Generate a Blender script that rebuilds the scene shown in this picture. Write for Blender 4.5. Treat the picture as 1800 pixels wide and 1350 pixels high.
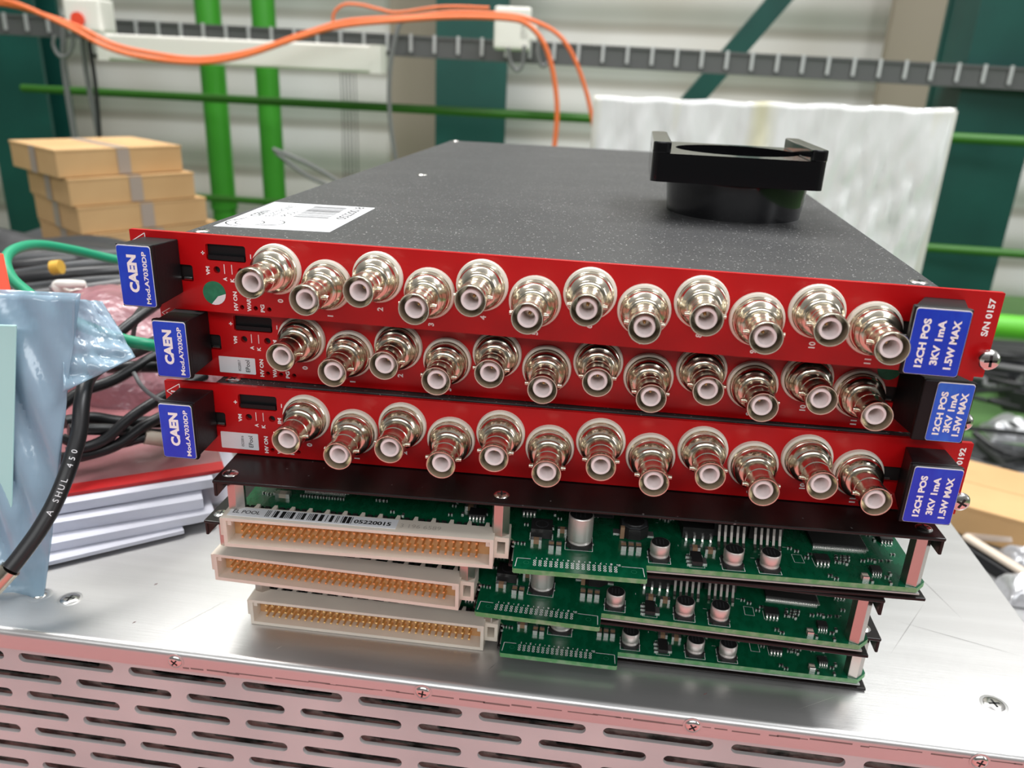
import bpy, bmesh, math, random
from mathutils import Vector, Matrix
R = random.Random(7)
PI = math.pi
for o in list(bpy.data.objects): bpy.data.objects.remove(o)
S = bpy.context.scene
COL = S.collection

# ------------------------------------------------------------------ camera
# working unit: millimetres, x along the front panels, y away from the viewer, z = 0 at the top edge of the top front panel
Z0 = 1150.4                      # height of that edge above the hall floor, mm
F, CX, CY, CZ, YAW, PIT, ROLL = 1420.371, 155.686, -236.69, 51.954, 0.13, 0.37, 0.045
cy_, sy_, cp_, sp_ = math.cos(YAW), math.sin(YAW), math.cos(PIT), math.sin(PIT)
fw = Vector((-sy_*cp_, cy_*cp_, -sp_)); rt = Vector((cy_, sy_, 0)); up = rt.cross(fw)
cr_, sr_ = math.cos(ROLL), math.sin(ROLL)
rt, up = cr_*rt + sr_*up, -sr_*rt + cr_*up
CAMP = Vector((CX, CY, CZ))
cam_d = bpy.data.cameras.new('camera'); cam = bpy.data.objects.new('camera', cam_d); COL.objects.link(cam)
cam.matrix_world = Matrix.Translation((CX/1000, CY/1000, (CZ+Z0)/1000)) @ Matrix((rt, up, -fw)).transposed().to_4x4()
cam_d.sensor_width = 36; cam_d.lens = F/1800*36; cam_d.clip_start = 0.01; cam_d.clip_end = 60
cam_d.dof.use_dof = True; cam_d.dof.focus_distance = 0.262; cam_d.dof.aperture_fstop = 16
S.camera = cam
FH = Vector((fw.x, fw.y, 0)).normalized()
def at(px, py, D):               # the point seen at a pixel of the photograph, D metres ahead of the camera; mm
    d = fw*F + rt*(px-900) - up*(py-675)
    return CAMP + d*(D*1000/d.dot(FH))
def onz(px, py, z):
    d = fw*F + rt*(px-900) - up*(py-675)
    return CAMP + d*((z-CZ)/d.z)

# ------------------------------------------------------------------ world, lamps, exposure
S.view_settings.view_transform = 'Standard'; S.view_settings.look = 'None'
S.view_settings.exposure = 0.0; S.view_settings.gamma = 1
W = bpy.data.worlds.new('hall light'); S.world = W; W.use_nodes = True
nt = W.node_tree; nt.nodes.clear()
n_o = nt.nodes.new('ShaderNodeOutputWorld'); n_b = nt.nodes.new('ShaderNodeBackground')
n_t = nt.nodes.new('ShaderNodeTexCoord'); n_s = nt.nodes.new('ShaderNodeSeparateXYZ'); n_r = nt.nodes.new('ShaderNodeValToRGB')
n_m = nt.nodes.new('ShaderNodeMapRange'); n_m.inputs['From Min'].default_value = -1; n_m.inputs['From Max'].default_value = 1
nt.links.new(n_t.outputs['Generated'], n_s.inputs[0]); nt.links.new(n_s.outputs['Z'], n_m.inputs['Value'])
nt.links.new(n_m.outputs[0], n_r.inputs[0])
n_y = nt.nodes.new('ShaderNodeMapRange'); n_y.inputs['From Min'].default_value = -.9; n_y.inputs['From Max'].default_value = .35; n_y.inputs['To Min'].default_value = .30; n_y.inputs['To Max'].default_value = 1
n_x = nt.nodes.new('ShaderNodeMix'); n_x.data_type = 'RGBA'; n_x.blend_type = 'MULTIPLY'; n_x.inputs[0].default_value = 1
nt.links.new(n_s.outputs['Y'], n_y.inputs['Value']); nt.links.new(n_y.outputs[0], n_x.inputs[7]); nt.links.new(n_r.outputs[0], n_x.inputs[6])
nt.links.new(n_x.outputs[2], n_b.inputs[0]); nt.links.new(n_b.outputs[0], n_o.inputs[0])
el = n_r.color_ramp.elements
el[0].position = 0.0; el[0].color = (.10, .09, .09, 1); el[1].position = 1.0; el[1].color = (.95, .97, 1.0, 1)
for p, c in ((.46, (.20, .19, .18, 1)), (.52, (.50, .50, .49, 1)), (.62, (.62, .63, .63, 1)), (.74, (.50, .50, .50, 1))):
    e = el.new(p); e.color = c
n_b.inputs['Strength'].default_value = 0.75
def area(name, loc, to, sx, sy, power, col=(1, 1, 1)):
    l = bpy.data.lights.new(name, 'AREA'); l.shape = 'RECTANGLE'; l.size = sx; l.size_y = sy; l.energy = power; l.color = col
    o = bpy.data.objects.new(name, l); COL.objects.link(o); o.location = loc
    o.rotation_euler = (Vector(to)-Vector(loc)).to_track_quat('-Z', 'Y').to_euler(); return o
area('overhead_light', (-1.4, 1.2, 4.8), (0.1, 0.2, 1.0), 3.2, .8, 170, (1, .985, .96))
area('overhead_light', (2.2, .5, 4.8), (0.1, 0.2, 1.0), 3.2, .8, 150, (.97, .99, 1))
area('overhead_light', (.2, 2.9, 5.2), (-.2, 4.8, 1.2), 7, .9, 150, (1, .99, .97))  # extra lamp, added to wash the ribbed wall
area('front_fill', (.3, -4.5, 4.2), (.2, 4, .8), 6, 1.2, 150, (.97, .99, 1))  # added fill lamp behind the camera, lifts panels and connector tops

area('side_window', (3.6, -1.6, 2.2), (0.1, 0.1, 1.1), .5, 1.8, 26, (.96, .98, 1))

# ------------------------------------------------------------------ materials
def mat(name, col, rough=.5, metal=0., spec=.5, coat=0., bump=None, vary=None, alpha=1., trans=0., speck=None, aniso=None):
    m = bpy.data.materials.new(name); m.use_nodes = True; t = m.node_tree; b = t.nodes['Principled BSDF']
    c4 = (*col, 1)
    b.inputs['Base Color'].default_value = c4; b.inputs['Roughness'].default_value = rough; b.inputs['Metallic'].default_value = metal
    b.inputs['Specular IOR Level'].default_value = spec; b.inputs['Coat Weight'].default_value = coat
    b.inputs['Alpha'].default_value = alpha; b.inputs['Transmission Weight'].default_value = trans
    tc = t.nodes.new('ShaderNodeTexCoord')
    def noise(scale, stretch=(1, 1, 1), det=3):
        mp = t.nodes.new('ShaderNodeMapping'); mp.inputs['Scale'].default_value = stretch
        n = t.nodes.new('ShaderNodeTexNoise'); n.inputs['Scale'].default_value = scale; n.inputs['Detail'].default_value = det
        t.links.new(tc.outputs['Object'], mp.inputs[0]); t.links.new(mp.outputs[0], n.inputs['Vector']); return n
    src = None
    if vary:      # (scale, other colour, stretch, lo, hi)
        sc, c2, st, lo, hi = vary
        n = noise(sc, st); r = t.nodes.new('ShaderNodeValToRGB'); r.color_ramp.elements[0].position = lo; r.color_ramp.elements[1].position = hi
        r.color_ramp.elements[0].color = c4; r.color_ramp.elements[1].color = (*c2, 1)
        t.links.new(n.outputs['Fac'], r.inputs[0]); src = r.outputs[0]
    if speck:     # (scale, colour, threshold)
        n = noise(speck[0], det=1); r = t.nodes.new('ShaderNodeValToRGB')
        r.color_ramp.elements[0].position = speck[2]; r.color_ramp.elements[1].position = speck[2]+.03
        r.color_ramp.elements[0].color = (0, 0, 0, 1); r.color_ramp.elements[1].color = (1, 1, 1, 1)
        mx = t.nodes.new('ShaderNodeMix'); mx.data_type = 'RGBA'
        t.links.new(n.outputs['Fac'], r.inputs[0]); t.links.new(r.outputs[0], mx.inputs[0])
        if src: t.links.new(src, mx.inputs[6])
        else: mx.inputs[6].default_value = c4
        mx.inputs[7].default_value = (*speck[1], 1); src = mx.outputs[2]
    if src: t.links.new(src, b.inputs['Base Color'])
    if bump:      # (scale, strength, distance, stretch)
        n = noise(bump[0], bump[3] if len(bump) > 3 else (1, 1, 1)); bp = t.nodes.new('ShaderNodeBump')
        bp.inputs['Strength'].default_value = bump[1]; bp.inputs['Distance'].default_value = bump[2]
        t.links.new(n.outputs['Fac'], bp.inputs['Height']); t.links.new(bp.outputs[0], b.inputs['Normal'])
    return m
def film(name, col, tr=.5, rough=.15, gloss=.35):      # thin translucent plastic film
    m = bpy.data.materials.new(name); m.use_nodes = True; t = m.node_tree; t.nodes.clear()
    o = t.nodes.new('ShaderNodeOutputMaterial'); d = t.nodes.new('ShaderNodeBsdfPrincipled'); p = t.nodes.new('ShaderNodeBsdfTransparent')
    mx = t.nodes.new('ShaderNodeMixShader'); n = t.nodes.new('ShaderNodeTexNoise'); n.inputs['Scale'].default_value = 45
    tc = t.nodes.new('ShaderNodeTexCoord'); bp = t.nodes.new('ShaderNodeBump'); bp.inputs['Strength'].default_value = .5; bp.inputs['Distance'].default_value = .002
    t.links.new(tc.outputs['Object'], n.inputs['Vector']); t.links.new(n.outputs['Fac'], bp.inputs['Height']); t.links.new(bp.outputs[0], d.inputs['Normal'])
    d.inputs['Base Color'].default_value = (*col, 1); d.inputs['Roughness'].default_value = rough; d.inputs['Specular IOR Level'].default_value = gloss*2
    if name == 'milky sheet':
        n2 = t.nodes.new('ShaderNodeTexNoise'); n2.inputs['Scale'].default_value = 9; mp = t.nodes.new('ShaderNodeMapping'); mp.inputs['Scale'].default_value = (1, 1, .12)
        cr = t.nodes.new('ShaderNodeValToRGB'); cr.color_ramp.elements[0].position = .56; cr.color_ramp.elements[1].position = .66; cr.color_ramp.elements[0].color = (*col, 1); cr.color_ramp.elements[1].color = (.78, .74, .52, 1)
        t.links.new(tc.outputs['Object'], mp.inputs[0]); t.links.new(mp.outputs[0], n2.inputs['Vector']); t.links.new(n2.outputs['Fac'], cr.inputs[0]); t.links.new(cr.outputs[0], d.inputs['Base Color'])
    if 'milky' in name:
        mq = t.nodes.new('ShaderNodeMapping'); mq.inputs['Scale'].default_value = (1, 1, .22); mq.inputs['Rotation'].default_value = (0, .12, 0); t.links.new(tc.outputs['Object'], mq.inputs[0]); t.links.new(mq.outputs[0], n.inputs['Vector']); n.inputs['Scale'].default_value = 11; n.inputs['Detail'].default_value = 4; bp.inputs['Strength'].default_value = 1; bp.inputs['Distance'].default_value = .02
    if 'bubble' in name: n.inputs['Scale'].default_value = 28; n.inputs['Detail'].default_value = 4; bp.inputs['Strength'].default_value = 1; bp.inputs['Distance'].default_value = .012
    p.inputs[0].default_value = (*[min(1, .55+.45*c) for c in col], 1)
    mx.inputs[0].default_value = tr
    t.links.new(d.outputs[0], mx.inputs[1]); t.links.new(p.outputs[0], mx.inputs[2]); t.links.new(mx.outputs[0], o.inputs[0]); return m
M = dict(
 red=mat('red panel paint', (.50, .002, .004), .36, spec=.4, coat=.05),
 white=mat('white print', (.92, .90, .88), .6),
 nickel=mat('nickel', (.66, .60, .49), .20, 1., bump=(900, .10, .0002, (1, .05, 1))),
 steel=mat('screw steel', (.72, .70, .67), .22, 1.),
 ptfe=mat('white insulator', (.86, .80, .79), .42),
 washer=mat('cream washer', (.80, .75, .66), .5),
 blackp=mat('black plastic', (.006, .006, .007), .42, spec=.3, bump=(700, .12, .0003)),
 gloss=mat('glossy black print', (.005, .005, .006), .14, coat=.5, bump=(160, .03, .0004, (.15, .15, 1))),
 coat=mat('black powder coat', (.030, .030, .031), .50, spec=.55, bump=(2600, .35, .0003), speck=(1300, (.40, .40, .39), .70), vary=(22, (.042, .042, .042), (1, 2, 1), .45, .7)),
 bare=mat('black anodised sheet', (.008, .005, .005), .34, spec=.35, speck=(500, (.12, .11, .11), .76)),
 blue=mat('blue label', (.002, .035, .52), .28, coat=.12, vary=(160, (.006, .06, .60), (1, 1, .4), .45, .62)),
 bluel=mat('faded blue label', (.015, .10, .64), .28, coat=.12, vary=(160, (.03, .17, .74), (1, 1, .4), .45, .62)),
 worn=mat('worn label edge', (.72, .74, .76), .5, bump=(900, .3, .0003)),
 pcb=mat('green solder mask', (.002, .088, .036), .25, coat=.4, vary=(420, (.003, .11, .047), (1, .5, 1), .46, .56)),
 pcbe=mat('circuit board edge', (.10, .30, .11), .5, vary=(300, (.22, .36, .20), (1, .2, 1), .4, .6)),
 tin=mat('tinned solder', (.75, .73, .70), .28, .9),
 dtin=mat('tinned lead', (.55, .50, .46), .30, 1.),
 can=mat('aluminium can', (.80, .75, .71), .45, .85),
 chip=mat('black epoxy', (.018, .017, .017), .45, bump=(1500, .1, .0002)),
 tan=mat('ceramic chip', (.33, .20, .12), .5), ctan=mat('cream ceramic', (.62, .52, .42), .5),
 gold=mat('gold pin', (.78, .48, .18), .3, .7),
 din=mat('connector housing', (.70, .62, .53), .5, spec=.4, vary=(60, (.74, .66, .56), (1, 1, 1), .4, .6)),
 dinb=mat('connector pin bed', (.66, .36, .16), .6),
 insul=mat('insulating sheet', (.42, .43, .40), .35),
 sticker=mat('white sticker', (.80, .80, .82), .4), ink=mat('black ink', (.01, .01, .01), .6), gink=mat('grey ink', (.30, .27, .24), .6), lgink=mat('faint grey ink', (.42, .37, .32), .6),
 gdot=mat('green dot', (.01, .17, .08), .5, vary=(500, (.02, .22, .11), (1, 1, 1), .4, .7)),
 alu=mat('brushed aluminium', (.57, .56, .55), .33, .78, bump=(60, .07, .0004, (1, 30, 30)), vary=(9, (.62, .61, .60), (1, 14, 1), .35, .7)),
 aluf=mat('satin aluminium sheet', (.50, .49, .485), .42, .2, bump=(90, .15, .0005), vary=(14, (.64, .61, .60), (1, 1, 1), .35, .7)),
 inner=mat('inner zinc sheet', (.22, .21, .19), .5, .5, bump=(220, .6, .002), vary=(120, (.05, .05, .045), (1, 1, 2), .45, .6)),
 scratch=mat('scratch mark', (.34, .33, .32), .5, .4), grime=mat('dark grime', (.20, .13, .12), .7), bscratch=mat('bright scratch', (.9, .88, .85), .3, .8),
 paper=mat('white paper', (.70, .70, .78), .7), redp=mat('red folder', (.50, .006, .008), .4), carton=mat('cardboard', (.56, .35, .16), .75, bump=(60, .1, .001), vary=(8, (.50, .30, .13), (1, 1, 1), .4, .7)),
 tape=mat('packing tape', (.36, .29, .24), .3), ctape=mat('clear tape', (.75, .62, .52), .15),
 rubber=mat('black cable jacket', (.013, .013, .014), .4), grey=mat('grey cable', (.17, .17, .17), .5), greenc=mat('green cable jacket', (.010, .30, .15), .4), orange=mat('orange fibre jacket', (.80, .17, .045), .45),
 dkgreen=mat('dark green steel', (.004, .055, .045), .45, vary=(3, (.006, .075, .06), (1, 1, 1), .4, .7)), ltgreen=mat('bright green pipe paint', (.045, .27, .022), .35),
 rail=mat('green rail paint', (.035, .15, .012), .45), limeg=mat('lime pipe paint', (.12, .50, .03), .4),
 tray=mat('galvanised tray', (.12, .12, .12), .5, .4), rung=mat('zinc rung', (.55, .55, .55), .45, .5),
 whitep=mat('white enamel', (.78, .76, .70), .5), redspot=mat('red marker', (.85, .07, .03), .5),
 shade_tan=mat('tan column shade', (.33, .28, .22), .7),
 bag=film('blue antistatic film', (.42, .58, .70), .42, .16, .5), pink=film('pink bubble film', (.40, .175, .20), .16, .3, .5), clear=film('milky sheet', (.93, .93, .92), .06, .2, .6),
 pinkc=film('pinkish clear folder', (.42, .17, .18), .2, .2, .6), card=mat('pale teal card', (.42, .68, .66), .6),
 floorg=mat('green floor paint', (.10, .21, .07), .7, spec=.2, vary=(2, (.13, .25, .09), (1, 1, 1), .35, .7)),
 foam=mat('black rumpled foil', (.022, .022, .023), .45, bump=(14, .6, .01)), foil=mat('silver foil', (.6, .6, .62), .3, .7, bump=(40, .8, .004)),
 benchm=mat('grey bench top', (.30, .30, .30), .6), yel=mat('yellow sleeve', (.70, .40, .05), .5), redbounce=mat('red bounce sheet', (.46, .15, .145), .6),
 slate=mat('slate plastic', (.045, .047, .05), .5),
)
# wall cladding with horizontal ribs
def wall_mat():
    m = bpy.data.materials.new('ribbed cladding'); m.use_nodes = True; t = m.node_tree; b = t.nodes['Principled BSDF']
    tc = t.nodes.new('ShaderNodeTexCoord'); w = t.nodes.new('ShaderNodeTexWave'); w.bands_direction = 'Z'; w.inputs['Scale'].default_value = 1.0; w.inputs['Distortion'].default_value = .25
    r = t.nodes.new('ShaderNodeValToRGB'); r.color_ramp.elements[0].position = .0; r.color_ramp.elements[1].position = .16
    r.color_ramp.elements[0].color = (.40, .38, .34, 1); r.color_ramp.elements[1].color = (.63, .625, .60, 1)
    n = t.nodes.new('ShaderNodeTexNoise'); n.inputs['Scale'].default_value = .8; mx = t.nodes.new('ShaderNodeMix'); mx.data_type = 'RGBA'; mx.blend_type = 'MULTIPLY'
    r2 = t.nodes.new('ShaderNodeValToRGB'); r2.color_ramp.elements[0].position = .35; r2.color_ramp.elements[0].color = (.80, .75, .69, 1); r2.color_ramp.elements[1].position = .6
    mx.inputs[0].default_value = 1
    t.links.new(tc.outputs['Object'], w.inputs['Vector']); t.links.new(w.outputs['Fac'], r.inputs[0]); t.links.new(tc.outputs['Object'], n.inputs['Vector'])
    t.links.new(n.outputs['Fac'], r2.inputs[0]); t.links.new(r.outputs[0], mx.inputs[6]); t.links.new(r2.outputs[0], mx.inputs[7]); t.links.new(mx.outputs[2], b.inputs['Base Color'])
    b.inputs['Roughness'].default_value = .6
    bp = t.nodes.new('ShaderNodeBump'); bp.inputs['Distance'].default_value = .03; t.links.new(w.outputs['Fac'], bp.inputs['Height']); t.links.new(bp.outputs[0], b.inputs['Normal'])
    return m
M['wall'] = wall_mat()

# ------------------------------------------------------------------ mesh helpers (all sizes in mm)
class MB:
    def __init__(s): s.v = []; s.f = []; s.mi = []; s.mats = []; s.sm = []
    def m(s, k):
        if k not in s.mats: s.mats.append(k)
        return s.mats.index(k)
    def add(s, vs, fs, k, smooth=False):
        b = len(s.v); s.v += [Vector(q) for q in vs]; i = s.m(k)
        for f in fs: s.f.append([b+j for j in f]); s.mi.append(i); s.sm.append(smooth)
        return s
    def box(s, x0, x1, y0, y1, z0, z1, k, T=None):
        vs = [Vector((x, y, z)) for z in (z0, z1) for y in (y0, y1) for x in (x0, x1)]
        if T: vs = [T @ q for q in vs]
        return s.add(vs, [(0, 2, 3, 1), (4, 5, 7, 6), (0, 1, 5, 4), (2, 6, 7, 3), (0, 4, 6, 2), (1, 3, 7, 5)], k)
    def loft(s, a, b, k, caps=True, smooth=False):       # two rings of equal length
        n = len(a); fs = [(i, (i+1) % n, n+(i+1) % n, n+i) for i in range(n)]
        if caps: fs += [tuple(reversed(range(n))), tuple(range(n, 2*n))]
        return s.add(list(a)+list(b), fs, k, smooth)
    def prism(s, poly, d0, d1, k, ax='z'):               # poly in the plane across the axis
        def P(u, v, w): return {'z': (u, v, w), 'y': (u, w, v), 'x': (w, u, v)}[ax]
        return s.loft([P(u, v, d0) for u, v in poly], [P(u, v, d1) for u, v in poly], k)
    def lathe(s, prof, c, axis, k, seg=40, smooth=True, ks=None):
        axis = Vector(axis).normalized(); a = axis.orthogonal().normalized(); b = axis.cross(a); c = Vector(c)
        vs = []
        for r, h in prof:
            for i in range(seg):
                t = 2*PI*i/seg; vs.append(c + axis*h + (a*math.cos(t)+b*math.sin(t))*r)
        base = len(s.v); s.v += vs
        for j in range(len(prof)-1):
            kk = s.m(ks[j] if ks else k)
            for i in range(seg):
                i2 = (i+1) % seg; s.f.append([base+j*seg+i, base+j*seg+i2, base+(j+1)*seg+i2, base+(j+1)*seg+i]); s.mi.append(kk); s.sm.append(smooth)
        return s
    def cyl(s, c, axis, r, h, k, seg=24, r2=None):
        r2 = r if r2 is None else r2
        return s.lathe([(0, 0), (r, 0), (r, 0.0001), (r2, h-.0001), (r2, h), (0, h)], c, axis, k, seg)
    def tube(s, pts, r, k, seg=10, sub=8, caps=True):
        P = catmull(pts, sub); n = len(P); rings = []
        nrm = None
        for i, p in enumerate(P):
            t = (P[min(i+1, n-1)]-P[max(i-1, 0)]).normalized()
            nrm = (nrm - t*nrm.dot(t)).normalized() if nrm else t.orthogonal().normalized()
            bb = t.cross(nrm); rr = r(i/(n-1)) if callable(r) else r
            rings.append([p+(nrm*math.cos(2*PI*j/seg)+bb*math.sin(2*PI*j/seg))*rr for j in range(seg)])
        vs = [q for g in rings for q in g]
        fs = [(i*seg+j, i*seg+(j+1) % seg, (i+1)*seg+(j+1) % seg, (i+1)*seg+j) for i in range(n-1) for j in range(seg)]
        s.add(vs, fs, k, True)
        if caps: s.add(rings[0], [tuple(reversed(range(seg)))], k); s.add(rings[-1], [tuple(range(seg))], k)
        return s
    def mesh(s, me, T, k):                                # append a mesh, T a 4x4 in mm
        return s.add([T @ v.co for v in me.vertices], [tuple(p.vertices) for p in me.polygons], k)
    def build(s, name, parent=None, loc=None, rz=0, bev=0, auto=True):
        me = bpy.data.meshes.new(name); me.from_pydata([q/1000 for q in s.v], [], s.f)
        for k in s.mats: me.materials.append(M[k])
        me.polygons.foreach_set('material_index', s.mi); me.polygons.foreach_set('use_smooth', s.sm); me.validate(); me.update()
        bm = bmesh.new(); bm.from_mesh(me); bmesh.ops.recalc_face_normals(bm, faces=bm.faces)
        if any(s.sm):
            for e in bm.edges:
                if len(e.link_faces) == 2 and e.calc_face_angle(0) > .6: e.smooth = False
        bm.to_mesh(me); bm.free()
        o = bpy.data.objects.new(name, me); COL.objects.link(o)
        if parent: o.parent = parent
        if loc is not None: o.location = Vector(loc)/1000 + Vector((0, 0, Z0/1000)) if not parent else Vector(loc)/1000
        o.rotation_euler.z = rz
        if bev:
            b = o.modifiers.new('edge', 'BEVEL'); b.width = bev/1000; b.segments = 2; b.limit_method = 'ANGLE'; b.angle_limit = .7
        return o
def catmull(pts, sub):
    P = [Vector(p) for p in pts]
    if len(P) < 3 or sub <= 1: return P
    out = []; Q = [2*P[0]-P[1]]+P+[2*P[-1]-P[-2]]
    for i in range(1, len(Q)-2):
        for j in range(sub):
            t = j/sub; a, b, c, d = Q[i-1:i+3]
            out.append(.5*((2*b)+(c-a)*t+(2*a-5*b+4*c-d)*t*t+(3*b-a-3*c+d)*t**3))
    out.append(P[-1]); return out
def world_mb(s, name, **k): return s.build(name, loc=(0, 0, 0), **k)
def tag(o, label=None, cat=None, group=None, kind=None):
    if label: o['label'] = label
    if cat: o['category'] = cat
    if group: o['group'] = group
    if kind: o['kind'] = kind
    return o
def empty(name, loc, rz=0):
    o = bpy.data.objects.new(name, None); COL.objects.link(o); o.location = Vector(loc)/1000+Vector((0, 0, Z0/1000)); o.rotation_euler.z = rz; o.empty_display_size = .02; return o
def copy_obj(o, parent, loc=None):
    c = o.copy(); COL.objects.link(c); c.parent = parent
    if loc is not None: c.location = Vector(loc)/1000
    for ch in list(o.children): copy_obj(ch, c)
    return c
_tc = {}
def glyphs(s, bold=.012):
    if (s, bold) not in _tc:
        c = bpy.data.curves.new('t', 'FONT'); c.body = s; c.size = 1; c.offset = bold; c.resolution_u = 3
        o = bpy.data.objects.new('t', c); COL.objects.link(o); bpy.context.view_layer.update()
        me = bpy.data.meshes.new_from_object(o); bpy.data.objects.remove(o)
        xs = [v.co.x for v in me.vertices]; ys = [v.co.y for v in me.vertices]
        _tc[(s, bold)] = (me, min(xs), max(xs), min(ys), max(ys))
    return _tc[(s, bold)]
def text(mb, s, c, d, u, length, height, k, bold=.012):   # centred at c, reading along d, up along u
    me, x0, x1, y0, y1 = glyphs(s, bold); d = Vector(d).normalized(); u = Vector(u).normalized(); c = Vector(c)
    sx = length/(x1-x0) if length else height/(y1-y0); sy = height/(y1-y0) if height else sx
    mb.add([c + d*((v.co.x-(x0+x1)/2)*sx) + u*((v.co.y-(y0+y1)/2)*sy) for v in me.vertices], [tuple(p.vertices) for p in me.polygons], k)
def plate(outer, holes, t0, t1, plane='z'):                # flat plate with holes -> MB-ready (verts, faces)
    c = bpy.data.curves.new('p', 'CURVE'); c.dimensions = '2D'; c.fill_mode = 'BOTH'; c.extrude = abs(t1-t0)/2
    for poly in [outer]+holes:
        sp = c.splines.new('POLY'); sp.points.add(len(poly)-1); sp.use_cyclic_u = True
        for p, (x, y) in zip(sp.points, poly): p.co = (x, y, 0, 1)
    o = bpy.data.objects.new('p', c); COL.objects.link(o); bpy.context.view_layer.update()
    me = bpy.data.meshes.new_from_object(o); bpy.data.objects.remove(o)
    mid = (t0+t1)/2
    vs = [(v.co.x, v.co.y, mid+v.co.z) if plane == 'z' else (v.co.x, mid+v.co.z, v.co.y) for v in me.vertices]
    return vs, [tuple(p.vertices) for p in me.polygons]
def rect(x0, x1, y0, y1): return [(x0, y0), (x1, y0), (x1, y1), (x0, y1)]
def rrect(x0, x1, y0, y1, r, n=5):
    out = []
    for cx, cy, a in ((x1-r, y0+r, -PI/2), (x1-r, y1-r, 0), (x0+r, y1-r, PI/2), (x0+r, y0+r, PI)):
        out += [(cx+r*math.cos(a+PI/2*i/n), cy+r*math.sin(a+PI/2*i/n)) for i in range(n+1)]
    return out
def circ(x, y, r, n=20): return [(x+r*math.cos(2*PI*i/n), y+r*math.sin(2*PI*i/n)) for i in range(n)]
def screw_mb(c, axis, r, h, k='steel'):                    # pan head with a cross recess
    mb = MB(); axis = Vector(axis).normalized(); c = Vector(c)
    mb.lathe([(r*.98, 0), (r, h*.25), (r*.86, h*.7), (r*.55, h*.96), (0, h)], c, axis, k, 24)
    a = axis.orthogonal().normalized(); b = axis.cross(a); q = R.uniform(0, PI)
    a, b = a*math.cos(q)+b*math.sin(q), b*math.cos(q)-a*math.sin(q)
    for e, g in ((a, b), (b, a)):
        w = r*.11; L = r*.55; t = c+axis*(h*.80)
        ring = [t+e*L*i+g*w*j for i, j in ((-1, -1), (1, -1), (1, 1), (-1, 1))]
        mb.loft(ring, [p+axis*h*.24 for p in ring], 'ink')
    return mb

# ------------------------------------------------------------------ the setting
W5 = [at(-900, 100, 5.6), at(2700, 100, 4.9)]
def vquad(a, b, z0, z1, thick, k, name):                  # upright slab between two plan points
    a = Vector((a.x, a.y, 0)); b = Vector((b.x, b.y, 0)); d = (b-a).normalized(); n = Vector((-d.y, d.x, 0))
    mb = MB(); r = [a, b, b+n*thick, a+n*thick]
    mb.loft([p+Vector((0, 0, z0)) for p in r], [p+Vector((0, 0, z1)) for p in r], k); return mb.build(name, loc=(0, 0, 0))
tag(vquad(W5[0], W5[1], -Z0, 4500, 80, 'wall', 'wall_back'), kind='structure')
fl = MB().box(-7000, 8000, -6000, 7500, -Z0-100, -Z0, 'floorg'); tag(fl.build('floor', loc=(0, 0, 0)), kind='structure')
for i, (px, D, w) in enumerate(((730, 5.2, 300), (1610, 4.85, 330), (290, 5.35, 60))):  # tan slabs put the columns' shade on the wall as colour
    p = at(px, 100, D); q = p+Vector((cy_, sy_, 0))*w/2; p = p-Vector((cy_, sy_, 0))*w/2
    tag(vquad(p, q, -Z0, 4500, 60, 'shade_tan', 'shade_strip_%d' % (i+1)), kind='structure')
RX = Vector((cy_, sy_, 0)); FY = Vector((-sy_, cy_, 0))
def obox(c, w, d, z0, z1, k, mb=None, yaw=0):             # box facing the camera; c = centre of its front face
    e = Matrix.Rotation(yaw, 3, 'Z') @ RX; g = Matrix.Rotation(yaw, 3, 'Z') @ FY
    mb = mb or MB(); c = Vector((c.x, c.y, 0)); r = [c-e*w/2, c+e*w/2, c+e*w/2+g*d, c-e*w/2+g*d]
    return mb.loft([p+Vector((0, 0, z0)) for p in r], [p+Vector((0, 0, z1)) for p in r], k)
def column(px, py, D, w, d, label):
    mb = MB(); c = at(px, py, D); t = 28
    if d:
        obox(c, w, t, -Z0, 4400, 'dkgreen', mb); obox(c+FY*(d-t), w, t, -Z0, 4400, 'dkgreen', mb); obox(c+FY*t, t, d-2*t, -Z0, 4400, 'dkgreen', mb)
        obox(c+FY*t-RX*(w/2-t/2), t*.6, d-2*t, -Z0, 4400, 'dkgreen', mb)
    return tag(mb.build('steel_column', loc=(0, 0, 0)), label, 'column', kind='structure')
column(22, 130, 4.6, 330, 260, 'dark green steel column behind the stacked cartons')
column(828, 130, 4.7, 385, 220, 'dark green steel column behind the black lid')
column(1760, 165, 3.4, 320, 270, 'dark green steel column beside the milky plastic sheet')

# ------------------------------------------------------------------ background things
def vpipe(px, py, D, r, k, name, label, cat, group=None):
    c = at(px, py, D); mb = MB().cyl((c.x, c.y, -Z0), (0, 0, 1), r, Z0+4200, k, 28)
    for z in (-700, 1400): mb.lathe([(r*1.12, 0), (r*1.12, 60)], (c.x, c.y, z), (0, 0, 1), k, 28)
    return tag(mb.build(name, loc=(0, 0, 0)), label, cat, group)
vpipe(367, 40, 4.35, 62, 'ltgreen', 'vertical_pipe', 'bright green upright pipe, the one nearer the stacked cartons', 'pipe', 'upright green pipes')
vpipe(464, 40, 4.35, 58, 'ltgreen', 'vertical_pipe', 'bright green upright pipe, the one farther from the cartons, by the thin wires', 'pipe', 'upright green pipes')
def rail(a, b, r, k, label, name='guard_rail'):
    mb = MB().tube([a, (a+b)/2, b], r, k, 14, 2); return tag(mb.build(name, loc=(0, 0, 0)), label, 'rail')
rail(at(40, 155, 4.25), at(1860, 252, 3.1), 19, 'rail', 'upper thin green rail crossing the columns just below the tray')
rail(at(300, 343, 4.25), at(1860, 451, 3.1), 17, 'rail', 'lower thin green rail behind the black module cover')
rail(at(1560, 556, 2.6), at(1960, 590, 2.45), 38, 'limeg', 'thick lime green pipe low behind the blue handle labels', 'floor_pipe')
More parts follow.
